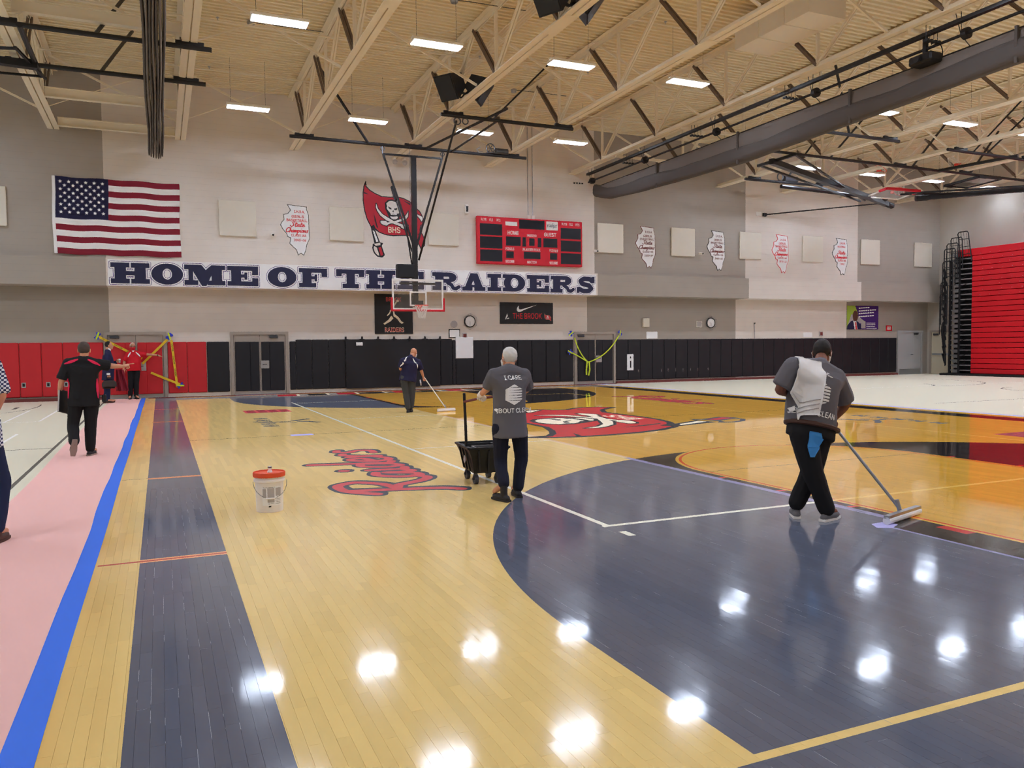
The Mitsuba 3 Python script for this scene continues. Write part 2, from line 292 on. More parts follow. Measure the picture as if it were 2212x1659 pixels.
# ---------------------------------------------------------------- lamps
ORD = ['first', 'second', 'third', 'fourth', 'fifth', 'sixth', 'seventh', 'eighth', 'ninth', 'tenth', 'eleventh']
P_house = shared(join([cbx(-.62, .62, -.2, .2, .02, .09, .015), bx(-.62, .62, -.06, .06, .09, .14)]), 'm_white')
P_cable = shared(tube([(0, 0, .1), (0, 0, 1.45)], .004, 5), 'm_darksteel')
dm = bx(-.595, .595, -.175, .175, -.0, .02)
EMIT = {'type': 'area', 'radiance': {'type': 'rgb', 'value': [LAMP * c for c in LAMP_RGB]}}
LZ = 8.8
for rname, ry in (('row nearest the far wall', 25.4), ('second row from the far wall', 18.5), ('third row from the far wall', 11.6), ('row over the camera', 4.7), ('row behind the camera', -2.2)):
    q = 0
    for k in range(-4, 10):
        lx = 2.62 + 3.64 * k
        if k in (4, -1): continue
        if k < -1 and ry > 12: lx -= 1.2
        vis = k >= 0 and ry > 12
        t = thing('ceiling_light', f'LED ceiling light, {nth(q)} from the left in the {rname}' if vis else f'LED ceiling light outside the photo, {nth(k + 4)} along {rname}', 'ceiling light', 'LED ceiling lights')
        q += vis
        put('housing', P_house, None, t, xf=XF().translate([lx, ry, LZ]))
        scene[numbered(t + '__diffuser')] = {**shared(dm, 'm_white'), 'to_world': XF().translate([lx, ry, LZ]), 'emitter': EMIT}
        for s in (-.5, .5): put('cable', P_cable, None, t, xf=XF().translate([lx + s, ry, LZ]))

# ---------------------------------------------------------------- roof trusses (run towards the far wall)
TX = [0.8 + 3.64 * k for k in range(-3, 10)]
TB, TT = 8.5, 10.3
def dbl(p, q, w=.05, g=.035, h=.07):         # double angle member
    p, q = V3(p, float), V3(q, float); o = V3([(w + g) / 2, 0, 0])
    return join([bar(p - o, q - o, w, h, (1, 0, 0)) if 0 else bar(p - o, q - o, h, w, (1, 0, 0)), bar(p + o, q + o, h, w, (1, 0, 0))])
tp = []
tp.append(('bottom_chord', shared(join([bx(-.165, -.015, -7.9, UY, TB, TB + .018), bx(.015, .165, -7.9, UY, TB, TB + .018), bx(-.033, -.015, -7.9, UY, TB + .018, TB + .15), bx(.015, .033, -7.9, UY, TB + .018, TB + .15)] +
           [bx(-.165, .165, y - .55, y + .55, TB - .008, TB) for y in (15.6, 4.2)]), 'm_cream')))
tp.append(('top_chord', shared(join([bx(-.165, -.015, -7.9, UY, TT - .018, TT), bx(.015, .165, -7.9, UY, TT - .018, TT), bx(-.033, -.015, -7.9, UY, TT - .15, TT - .018), bx(.015, .033, -7.9, UY, TT - .15, TT - .018)]), 'm_cream')))
y = 26.3
while y > -6:
    tp.append(('dark_diagonal', shared(dbl((0, min(y + 1.5, 28.6), TT - .1), (0, y, TB + .1), .055), 'm_darkbrown')))  # this diagonal is coloured dark brown, the other truss members cream
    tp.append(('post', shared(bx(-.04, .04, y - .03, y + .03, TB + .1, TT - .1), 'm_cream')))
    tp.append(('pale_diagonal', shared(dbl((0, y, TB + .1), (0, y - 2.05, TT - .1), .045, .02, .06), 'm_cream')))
    y -= 3.57
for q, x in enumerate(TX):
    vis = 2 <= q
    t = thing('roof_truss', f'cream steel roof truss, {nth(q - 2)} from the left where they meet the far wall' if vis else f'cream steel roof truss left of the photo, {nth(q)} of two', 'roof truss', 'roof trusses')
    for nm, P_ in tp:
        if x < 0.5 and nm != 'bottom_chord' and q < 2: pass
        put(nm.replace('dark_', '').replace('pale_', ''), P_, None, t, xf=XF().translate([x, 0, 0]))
# bridging bars between the trusses
P_br = {}
for q in range(1, len(TX) - 1):
    for row, y in (('nearest the far wall', 27.0), ('mid roof', 20.3), ('nearest the camera', 13.4)):
        for nm, a, b, r in (('x', TT - .1, TB + .12, .055), ('rod', TB + .12, TT - .1, .02)):
            k = (y, nm)
            if k not in P_br: P_br[k] = shared(bar((.1, y - (.4 if nm == 'rod' else 0), a), (3.54, y - (.4 if nm == 'rod' else 0), b), r, r), 'm_cream')
            put('bridging_bar', P_br[k], None, label=f'{"cream diagonal bridging bar" if nm == "x" else "thin cream bridging rod"} {row}, in the {nth(q)} truss bay from the left', cat='bridging bar', group='bridging bars between the trusses', xf=XF().translate([TX[q], 0, 0]))
# thin sprinkler pipes along x under the deck
for w, y in (('nearest the far wall', 26.2), ('second from the far wall', 22.3), ('third from the far wall', 18.1), ('fourth from the far wall', 13.9)):
    t = thing('sprinkler_pipe', f'thin cream sprinkler pipe under the roof deck, {w}', 'sprinkler pipe')
    put('pipe', tube([(X0 + .1, y, 10.08), (X1 - .1, y, 10.08)], .022, 6), 'm_cream', t)
    for x in np.arange(1.6, 34, 3.64): put('sprinkler_head', join([tube([(x, y, 10.08), (x, y, 10.16)], .012, 5), tube([(x, y, 10.16), (x, y, 10.175)], .04, 8)]), 'm_steel', t)
# cross beams between the trusses left of the flag
for w, y, z in (('low down against the far wall', 28.3, 8.5), ('in the middle', 25.3, 8.52), ('nearest the camera', 19.9, 8.75)):
    put('cross_beam', join([bx(-2.68, .64, y - .08, y + .08, z, z + .02), bx(-2.68, .64, y - .01, y + .01, z + .02, z + .24), bx(-2.68, .64, y - .08, y + .08, z + .24, z + .26)]), 'm_cream', label=f'cream steel cross beam left of the grey curtain bundle, {w}', cat='steel beam')
# the air duct
t = thing('air_duct', 'boxy cream sheet metal air duct beside a roof truss', 'air duct')
put('body', bx(14.0, 15.15, 14.5, 17.1, 9.3, 10.05), 'm_panel', t)
for y in (15.3, 16.2): put('seam', join([bx(13.98, 15.17, y - .015, y + .015, 9.28, 10.05)]), 'm_panel', t)
put('conduit_bundle', join([tube([(8.75 + .09 * k, 12, 10.2), (8.75 + .09 * k, 28.6, 10.2)], .018, 5) for k in range(5)]), 'm_cream', label='bundle of five cream conduits along the roof deck behind the basket', cat='conduits')
for x, y, z, lab in ((10.95, 24.5, 10.0, 'small cream roof sensor above the basket winch'), (2.45, 22.6, 10.2, 'small round detector on a cable under the deck over the flag'), (6.9, 19.0, 10.1, 'small junction box under the deck above the pirate emblem')):
    t = thing('ceiling_detector', lab, 'detector'); put('body', lathe([(.001, 0), (.08, .0), (.1, .05), (.1, .1), (.04, .13)], 12, (x, y, z)), 'm_steel', t)
    put('cable', tube([(x, y, z + .08), (x + .4, y, z + .1), (x + 1.9, y - .1, z + .08)], .012, 5), 'm_greyline', t)
# loudspeaker clusters hung in a truss
for yy, lab in ((21.5, 'far'), (15.2, 'near')):
    for s, nm in ((-1, 'left'), (1, 'right')):
        t = thing('loudspeaker', f'black angled loudspeaker on the {nm} of the roof truss, {"above the basket" if lab == "far" else "at the top edge of the photo"}', 'loudspeaker')
        M = frame_of(V3([s * .75, -.5 if lab == 'far' else -.4, -.6])); Rm = np.stack(M, 1)
        c = V3([8.08 + s * .42, yy, 8.95])
        put('cabinet', mv(hullpts([(x, y, z) for x in (-.3, .3) for y, z in ((-.36, .25), (.36, .25), (-.2, -.28), (.2, -.28))]), Rm, c), 'm_black', t)
        put('grille', mv(cbx(-.27, .27, -.33, .33, .25, .275, .01), Rm, c), 'm_blacksteel', t)
        put('bracket', join([bar(c, (8.08, yy, 8.75), .05, .05), bar(c + V3([0, 0, .2]), (8.08, yy + .3, 8.72), .03, .03)]), 'm_blacksteel', t)

# ---------------------------------------------------------------- divider curtains, rolled up under the roof
def curtain_mesh(line, secs, amp, n=26):
    v, f, m = [], [], len(line)
    for i, (x, y, z0, z1, w) in enumerate(line):
        for k in range(n):
            a = 2 * np.pi * k / n; px_, pz_ = math.cos(a), math.sin(a)
            h = (z1 - z0) / 2; fl = 1 + amp * math.sin(secs * a + .35 * i) + .5 * amp * math.sin(5.3 * a + 1.7 * i)
            v.append((x + w / 2 * np.sign(px_) * abs(px_) ** .7 * fl, y, (z0 + z1) / 2 + h * np.sign(pz_) * abs(pz_) ** .8 * (1 + .02 * math.sin(3 * a + i))))
    for i in range(m - 1):
        for k in range(n):
            l = (k + 1) % n; f += [[i * n + k, (i + 1) * n + l, i * n + l], [i * n + k, (i + 1) * n + k, (i + 1) * n + l]]
    c0, c1 = len(v), len(v) + 1; v += [np.mean(v[:n], 0), np.mean(v[-n:], 0)]
    f += [[c0, k, (k + 1) % n] for k in range(n)] + [[c1, (m - 1) * n + (k + 1) % n, (m - 1) * n + k] for k in range(n)]
    return V3(v, float), V3(f)
t = thing('divider_curtain', 'long grey mesh divider curtain rolled up under the roof right of the scoreboard', 'divider curtain')
yl = np.linspace(28.35, -6, 70)
sag = lambda y: .10 * abs(math.sin((y - 1.2) * math.pi / 4.3))
zl = lambda y: float(np.interp(y, [-6, 10, 19.6, 25, 27.4, 28.4], [7.36, 7.32, 7.08, 7.22, 7.36, 7.62]))
put('mesh_panel', join([bx(16.3 - .01, 16.3 + .01, a, b, zl((a + b) / 2) + .2, 8.0) for a, b in zip(yl[1:], yl[:-1])]), 'm_gauze', t)
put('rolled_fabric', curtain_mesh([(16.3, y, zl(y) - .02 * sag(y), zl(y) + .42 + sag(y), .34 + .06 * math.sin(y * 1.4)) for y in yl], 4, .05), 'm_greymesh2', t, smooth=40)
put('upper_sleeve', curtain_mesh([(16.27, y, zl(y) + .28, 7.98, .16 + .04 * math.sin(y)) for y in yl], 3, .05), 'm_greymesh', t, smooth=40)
put('top_pipe', tube([(16.3, -6, 8.0), (16.3, 28.3, 8.0)], .03, 8), 'm_blacksteel', t)
for y in np.arange(2.4, 28, 4.3):
    put('lift_strap', bx(16.13, 16.2, y - .03, y + .03, zl(y) - .02, 8.02), 'm_greymesh2', t)
t = thing('curtain_drive', 'black drive pipe with pulleys hung beside the long divider curtain', 'drive pipe')
put('drive_pipe', tube([(16.0, -6, 8.2), (16.0, 28.5, 8.2)], .035, 8), 'm_blacksteel', t)
put('rail', bx(15.62, 15.74, -6, 28.0, 8.34, 8.42), 'm_blacksteel', t)
for y in (28.2, 24.4, 20.4, 16.3, 12.0):
    put('pulley', tube([(16.0, y - .06, 8.2), (16.0, y + .06, 8.2)], .12, 16), 'm_black', t)
    for dx_ in (-.1, .1): put('hanger', tube([(16.0 + dx_, y + .2, 8.75), (16.0, y + .12, 8.2), (16.3, y + .12, 8.0)], .01, 5), 'm_darksteel', t)
    put('clamp', join([bx(15.45 + .12 * k, 15.5 + .12 * k, y + .5, y + .62, 8.15, 8.2) for k in range(4)] + [tube([(15.47 + .12 * k, y + .56, 8.2), (15.47 + .12 * k, y + .56, 8.5)], .008, 4) for k in range(4)]), 'm_black', t)
    put('crossbar', bx(15.3, 18.9, y + .8, y + .88, 8.42, 8.5), 'm_cream', t)
t = thing('projector', 'black projector on an arm above the long divider curtain', 'projector')
put('arm', tube([(16.0, 13.0, 8.45), (16.0, 13.0, 8.05)], .06, 8), 'm_black', t); put('body', cbx(15.8, 16.2, 12.7, 13.3, 7.86, 8.07, .04), 'm_black', t); put('lens', tube([(15.78, 13.0, 7.95), (15.7, 13.0, 7.94)], .07, 12), 'm_blacksteel', t)
put('cable', tube([(16.1 + .2 * math.cos(a), 12.8, 8.1 + .22 * math.sin(a)) for a in np.linspace(-1.5, 2.5, 14)], .012, 5), 'm_black', t)
t = thing('curtain_bundle', 'grey folded divider curtain hanging in a bundle under the roof above the flag', 'divider curtain')
for k in range(7):                             # pleats seen end-on
    a = (k - 3) / 3
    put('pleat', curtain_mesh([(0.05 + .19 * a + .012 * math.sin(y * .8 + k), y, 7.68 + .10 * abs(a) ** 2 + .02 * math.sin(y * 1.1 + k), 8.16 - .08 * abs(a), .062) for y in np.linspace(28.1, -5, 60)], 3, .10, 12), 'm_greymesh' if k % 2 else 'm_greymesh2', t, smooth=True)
put('top_pipe', tube([(0.05, -5, 8.3), (0.05, 28.2, 8.3)], .04, 8), 'm_blacksteel', t)
for y in (24, 19, 14, 9): put('hanger', bx(.02, .08, y - .03, y + .03, 8.15, 8.55), 'm_blacksteel', t)

# ---------------------------------------------------------------- wall mats (each pad its own thing)
def mat_mesh(x0, x1, z0=.14, z1=1.87, y=WY, d=.06):
    return cbx(x0 + .006, x1 - .006, y - d, y, z0, z1, .018)
def mats(edges, m, label, group, **kw):
    one = len(edges) == 2
    for k, (a, b) in enumerate(zip(edges[:-1], edges[1:])):
        lb = label if one else f'{nth(k)} {label}'
        put('wall_mat', mat_mesh(a, b, **kw), m, label=lb, cat='wall mat', group=group)
mats([-4.68, -4.08, -3.47, -2.87, -2.27, -1.70], 'm_padred', 'red wall mat counted from the left in the run left of the red door', 'red wall mats left of the door')
mats([.23, .84, 1.46], 'm_padred', 'red wall mat right of the red door', 'red wall mats right of the door')
mats([1.47, 2.2], 'm_padblack', 'tall black padded wall mat left of the black double door', 'black wall mats')
mats([4.24, 4.45], 'm_padblack', 'narrow black padded wall mat right beside the black double door', 'black wall mats')
mats([4.45, 5.02, 5.62, 6.24], 'm_padblack', 'black wall mat rightwards from the black double door', 'black wall mats by the double door', z1=1.93)
mats([6.24 + .607 * k for k in range(7)], 'm_padblack', 'black wall mat from the left behind the hung black sheet', 'black wall mats behind the sheet', z1=1.93)
mats([9.9, 10.4], 'm_padblack', 'tall black padded wall mat just right of the hung black sheet', 'black wall mats right of the sheet', z1=1.93)
mats([10.4, 10.54], 'm_padblack', 'narrow black wall mat left of the white board', 'black wall mats left of the white board', z1=1.88)
mats([10.54, 11.27], 'm_padblack', 'short black wall mat below the white board', 'black wall mats below the white board', z1=1.16)
mats([11.27 + .636 * k for k in range(8)], 'm_padblack', 'black wall mat rightwards from the white board', 'black wall mats mid wall', z1=1.87)
mats([17.76 + .614 * k for k in range(28)], 'm_padblack', 'black wall mat rightwards from the lime-taped door', 'black wall mats right of the door')
# cut-outs with sockets in the mats
for x, z, lab in ((-3.98, .53, 'second'), (-3.3, .53, 'third'), (-2.8, .53, 'fourth'), (-2.33, .53, 'fifth')):
    t = thing('socket', f'small metal wall socket set low in the {lab} red wall mat', 'socket', 'sockets in the red mats'); put('plate', bx(x - .06, x + .06, WY - .066, WY - .055, z - .08, z + .08), 'm_steel', t); put('recess', bx(x - .035, x + .035, WY - .07, WY - .06, z - .05, z + .05), 'm_black', t)
for k, x in enumerate((13.55, 18.92, 20.1, 20.45, 20.85, 21.25, 21.65, 22.05, 22.6)):
    t = thing('socket', 'small dark socket low in the black mats beside the grey haired man' if k == 0 else f'small dark socket low in the black mats, {nth(k - 1)} right of the white box', 'socket', 'sockets in the black mats'); put('plate', bx(x - .05, x + .05, WY - .066, WY - .055, .45, .58), 'm_blacksteel', t); put('edge', bx(x - .05, x - .04, WY - .07, WY - .06, .45, .58), 'm_steel', t)

# ---------------------------------------------------------------- doors in the far wall
def door(x0, x1, zt, frame, leafm, padm, n, seams=(), label='', closer=0):
    t = tag(numbered('door_' + str(door.k)), label, None, None, 'structure'); door.k += 1
    y = WY - .03
    put('frame', join([bx(x0, x0 + .1, y - .05, WY + .02, 0, zt), bx(x1 - .1, x1, y - .05, WY + .02, 0, zt), bx(x0, x1, y - .05, WY + .02, zt - .1, zt)]), frame, t)
    w = (x1 - x0 - .22) / n
    for k in range(n):
        a = x0 + .11 + k * w
        L = put('leaf', bx(a + .006, a + w - .006, y - .01, WY + .01, .02, zt - .1), leafm, t)
        if padm:
            cut = .5 * w
            pads = ((a + .04, a + w * .62), (a + w * .62, a + w - .03)) if k == 0 else ((a + .05, a + w * .38), (a + w * .38, a + w - .04))
            for (p, q) in pads: put('pad', cbx(p, q, y - .05, y - .01, .14, 1.86, .012), padm, t)
    if padm and n == 2: 
        xm = x0 + .11 + w
        put('latch_plate', bx(xm + .02, xm + .3, y - .062, y - .05, .92, 1.2), 'm_steel', t); put('handle', join([bar((xm + .1, y - .1, 1.06), (xm + .22, y - .1, 1.07), .025, .025), bar((xm + .1, y - .1, 1.06), (xm + .1, y - .06, 1.06), .03, .03)]), 'm_darksteel', t)
    cx_ = x0 + .32 if closer < 0 else x1 - .5
    if closer: put('closer', join([cbx(cx_ - .14, cx_ + .14, y - .07, y - .01, zt - .22, zt - .13, .01), bar((cx_ - .2, y - .09, zt - .14), (cx_ + .1, y - .12, zt - .12), .02, .02)]), 'm_darksteel', t)
    put('threshold', bx(x0 + .1, x1 - .1, y - .09, WY, 0, .03), 'm_steel', t)
    return t
door.k = 1
door(-1.68, .21, 2.21, 'm_doorframe', 'm_doorframe', 'm_padred', 2, label='red padded double door crossed with yellow caution tape', closer=-1)
door(2.24, 4.2, 2.21, 'm_doorframe', 'm_doorframe', 'm_padblack', 2, label='black padded double door left of the hung black sheet', closer=1)
door(15.76, 17.74, 2.2, 'm_doorframe', 'm_doorframe', 'm_padblack', 2, label='black padded double door hung with lime tape', closer=-1)
t = door(34.4, 36.2, 2.24, 'm_doorgrey', 'm_doorgrey', None, 1, label='plain grey door at the right end of the far wall', closer=1)
put('kick_plate', bx(34.55, 36.05, WY - .05, WY - .035, .03, .28), 'm_steel', t); put('lever', bar((35.3, WY - .1, 1.02), (35.45, WY - .1, 1.02), .02, .03), 'm_darksteel', t)
t = tag('door_5', 'cream door in the side wall next to the bleachers', None, None, 'structure'); used.add('door_5')
put('frame', join([bx(X1 - .08, X1, 27.75, 27.85, 0, 2.24), bx(X1 - .08, X1, 29.1, 29.2, 0, 2.24), bx(X1 - .08, X1, 27.75, 29.2, 2.14, 2.24)]), 'm_doorframe', t)
put('leaf', bx(X1 - .04, X1, 27.85, 29.1, .02, 2.14), 'm_doorcream', t); put('push_bar', bx(X1 - .12, X1 - .05, 27.95, 29.0, .98, 1.06), 'm_steel', t); put('closer', bx(X1 - .14, X1 - .05, 28.7, 28.95, 1.98, 2.08), 'm_darksteel', t)

# hung black sheet
n_, m_ = 40, 14; g = []
for j in range(m_):
    for i in range(n_):
        x = 6.24 + 3.64 * i / (n_ - 1); z = .12 + (1.90 - .12) * j / (m_ - 1); hang = abs(math.sin(math.pi * (x - 6.24) / .607)); top = j / (m_ - 1)
        g.append((x, WY - .09 - .03 * meshkit.noise(V3([x * 1.6 + z * .8, z * .5, 2.])) - .02 * math.sin(x * 3 + z * 2), z + (.06 - .05 * hang) * top ** 6))
q = np.arange(n_ * m_).reshape(m_, n_); a, b, c, d = q[:-1, :-1].ravel(), q[:-1, 1:].ravel(), q[1:, 1:].ravel(), q[1:, :-1].ravel()
t = thing('hung_sheet', 'black vinyl sheet clipped over the wall mats behind the bald man', 'sheet')
put('cloth', (V3(g), np.vstack([np.c_[a, b, c], np.c_[a, c, d]])), 'm_padblack', t, smooth=True)
for k in range(7): put('clip', bx(6.22 + .607 * k, 6.27 + .607 * k, WY - .13, WY - .05, 1.86, 2.03), 'm_black', t)
put('care_label', bx(6.62, 6.86, WY - .142, WY - .132, 1.70, 1.82), 'm_paper', t)

# caution and barrier tape
def ribbon(pts, w, nrm=(0, -1, 0)):
    p = V3(pts, float); d = np.gradient(p, axis=0); d /= np.linalg.norm(d, axis=1, keepdims=True); s = np.cross(d, V3(nrm, float)); s /= np.linalg.norm(s, axis=1, keepdims=True) + 1e-9
    v = np.vstack([p - s * w / 2, p + s * w / 2, p - s * w / 2 + V3([0, .003, 0]), p + s * w / 2 + V3([0, .003, 0])]); n = len(p); i = np.arange(n - 1)
    return v, np.vstack([np.c_[i, i + 1, n + i + 1], np.c_[i, n + i + 1, n + i], np.c_[2 * n + i, 3 * n + i + 1, 2 * n + i + 1], np.c_[2 * n + i, 3 * n + i, 3 * n + i + 1]])
ty = WY - .16
def caution(a, b, lab, w=.075, words=True):
    a, b = V3([a[0], ty, a[1]]), V3([b[0], ty, b[1]])
    t = thing('caution_tape', lab, 'tape')
    put('band', ribbon(np.linspace(a, b, 8), w), 'm_yellow', t)
    L = np.linalg.norm(b - a); d = (b - a) / L; up = np.cross(d, V3([0, -1, 0])); up = -up if up[2] < 0 else up
    s = .12
    while words and s + .26 < L:
        tv, tf = txt('CAUTION', .045, .001, True, .26); c = a + d * s - up * .02
        put('lettering', (c + tv[:, :1] * d + tv[:, 1:2] * up + V3([0, -.003, 0]), tf), 'm_black', t); s += .42
caution((-1.83, 2.06), (-.55, 1.32), 'yellow caution tape slanting down left across the red door behind the blazer man')
caution((-.55, 1.15), (.28, 2.0), 'yellow caution tape rising right across the red door behind the pointing arm', words=False)
caution((.36, 1.93), (.50, .34), 'yellow caution tape hanging straight down right of the red door')
caution((-.3, .85), (.62, .42), 'yellow caution tape low across the right leaf of the red door', words=False)
def tape_knot(x, z, lab):
    t = thing('tape_knot', lab, 'tape'); r_ = np.random.default_rng(int(abs(x) * 100))
    for k in range(4):
        a = r_.uniform(0, 3.1); d = V3([math.cos(a), 0, math.sin(a)]) * .12
        put('strip', bar(V3([x, ty - .01 - .004 * k, z]) - d, V3([x, ty - .01 - .004 * k, z]) + d, .05, .003, (0, 1, 0)) if 0 else ribbon(np.linspace(V3([x, ty - .006 - .005 * k, z]) - d, V3([x, ty - .006 - .005 * k, z]) + d, 4), .055), 'm_darkblue' if k < 3 else 'm_lime', t)
tape_knot(-1.85, 2.08, 'strips of blue tape fixed at the top left of the red door'); tape_knot(.3, 2.06, 'strips of blue tape fixed at the top right of the red door'); tape_knot(.6, .4, 'strips of blue tape low on the mat right of the red door')
tape_knot(15.55, 2.12, 'strips of blue tape at the top left of the lime-taped door'); tape_knot(17.9, 2.14, 'strips of blue tape at the top right of the lime-taped door'); tape_knot(15.5, 1.36, 'knot of blue tape on the mat left of the lime-taped door')
def curve(pts, n=16):
    p = V3(pts); s = np.linspace(0, 1, n)[:, None]; return (1 - s) ** 2 * p[0] + 2 * s * (1 - s) * p[1] + s ** 2 * p[2]
t = thing('barrier_tape', 'lime barrier tape drooping in a V across the black double door', 'tape')
for c in (((15.72, ty, 1.95), (15.9, ty, 1.3), (16.35, ty, .93)), ((17.86, ty, 2.06), (17.3, ty, 1.15), (16.35, ty, .93)), ((15.52, ty, 1.36), (15.9, ty, 1.2), (16.35, ty, .93))):
    put('band', ribbon(curve(c), .05), 'm_lime', t)
put('tail', ribbon([(16.3, ty - .01, .93), (16.26, ty - .01, .6), (16.27, ty - .01, .4)], .07), 'm_lime', t); put('tail', ribbon([(16.4, ty - .012, .93), (16.42, ty - .012, .6), (16.36, ty - .012, .37)], .07), 'm_lime', t)

# ---------------------------------------------------------------- things on the far wall
def panel(x0, z0, x1, z1, lab): put('acoustic_panel', cbx(x0, x1, UY - .082, UY - .022, z0, z1, .012), 'm_panel', label=lab, cat='wall panel', group='square wall panels')
for x0, x1, lab in ((-5.35, -4.17, 'square cream wall panel cut by the left edge of the photo'), (1.93, 3.13, 'square cream wall panel between the flag and the 2005-06 state sign'), (5.62, 6.84, 'square cream wall panel left of the pirate flag emblem'), (9.28, 10.48, 'square cream wall panel between the pirate emblem and the scoreboard'),
                    (16.52, 17.74, 'square cream wall panel just right of the scoreboard'), (20.13, 21.35, 'square cream wall panel between the 2008-09 and 2009-10 signs'), (23.79, 25.0, 'square cream wall panel between the 2009-10 and 2010-11 signs'), (27.45, 28.68, 'square cream wall panel between the 2010-11 and football signs'), (31.11, 32.35, 'square cream wall panel right of the football sign'), (34.75, 35.96, 'square cream wall panel nearest the right corner')):
    panel(x0, 5.43, x1, 6.63, lab)
# state-shaped champion signs
ILL = [(230, 390), (405, 402), (403, 425), (420, 475), (422, 600), (425, 690), (400, 745), (388, 800), (370, 845), (345, 825), (318, 845), (303, 795), (245, 740), (255, 690), (228, 680), (222, 655), (185, 610), (168, 575), (180, 550), (200, 525), (195, 480), (235, 470), (258, 440), (232, 395)]
ILLP = Polygon([((a - 168) / 257 * 1.0, (845 - b) / 455 * 1.76) for a, b in ILL])
SCR = {  # single stroke script, units of x-height
 'S': [[(1.0, 1.75), (.75, 2.0), (.35, 1.85), (.3, 1.5), (.75, 1.05), (.85, .5), (.5, .05), (.05, .15), (-.05, .5)]], 't': [[(.35, 1.7), (.25, .3), (.4, .02), (.65, .15)], [(.05, 1.15), (.65, 1.2)]],
 'a': [[(.65, .9), (.35, 1.0), (.05, .55), (.15, .08), (.45, .1), (.65, .8), (.62, .2), (.75, .05), (.9, .2)]], 'e': [[(.05, .45), (.55, .6), (.5, .95), (.25, .98), (.05, .5), (.2, .05), (.5, .05), (.8, .3)]],
 'C': [[(1.1, 1.6), (.85, 1.95), (.35, 1.7), (.05, .9), (.2, .2), (.6, .0), (1.1, .4)]], 'h': [[(.2, 1.9), (.1, 0)], [(.12, .5), (.4, .95), (.6, .8), (.58, .15), (.8, .1)]], 'm': [[(.05, .95), (.1, 0), (.15, .6), (.38, .95), (.45, .7), (.45, 0), (.5, .6), (.75, .95), (.82, .7), (.82, .1), (1.0, .15)]],
 'p': [[(.1, .95), (.02, -.8)], [(.08, .6), (.4, 1.0), (.65, .6), (.4, .05), (.08, .2)]], 'i': [[(.15, .95), (.12, .15), (.35, .1)], [(.2, 1.45), (.22, 1.5)]], 'o': [[(.35, 1.0), (.05, .6), (.2, .05), (.55, .2), (.6, .7), (.35, 1.0), (.75, .95)]], 'n': [[(.05, .95), (.1, 0), (.15, .55), (.45, .98), (.58, .7), (.55, .1), (.75, .12)]],
 's': [[(.6, .9), (.3, 1.0), (.2, .7), (.55, .4), (.45, .05), (.05, .1)]], 'r': [[(.05, .9), (.12, 0), (.15, .6), (.4, 1.0), (.6, .9)]], 'd': [[(.6, .9), (.3, 1.0), (.05, .5), (.2, .05), (.5, .2), (.6, .8)], [(.78, 2.0), (.62, .2), (.85, .1)]],
 'R': [[(.25, 1.9), (.1, .2), (-.1, -.1)], [(-.15, 1.5), (.2, 2.0), (.8, 2.05), (1.1, 1.6), (.75, 1.1), (.25, 1.0), (.6, .9), (.9, .3), (1.25, .0), (1.5, .25)]]}
SW = {'S': 1.1, 't': .7, 'a': .85, 'e': .75, 'C': 1.15, 'h': .8, 'm': 1.0, 'p': .78, 'i': .4, 'o': .72, 'n': .75, 's': .7, 'r': .62, 'd': .88, 'R': 1.35}
def script(word, xh, thick, slant=.25):
    x, g = 0, []
    for ch in word:
        for st in SCR[ch]:
            p = V3(st, float); n = max(2, len(p) * 4)
            if len(p) > 2:
                k = np.linspace(0, len(p) - 1, n); from_ = np.arange(len(p)); p = np.c_[np.interp(k, from_, p[:, 0]), np.interp(k, from_, p[:, 1])]
                for _ in range(2): p[1:-1] = (p[:-2] + 2 * p[1:-1] + p[2:]) / 4
            p = np.c_[(p[:, 0] + x + slant * p[:, 1]) * xh, p[:, 1] * xh]; g.append(LineString(p).buffer(thick, 3))
        x += SW[ch]
    return unary_union(g), x * xh
def wordmesh(poly, width, d=.003):
    b = poly.bounds; return ext(affinity.scale(affinity.translate(poly, -b[0], 0), width / (b[2] - b[0]), 1, origin=(0, 0)), d)
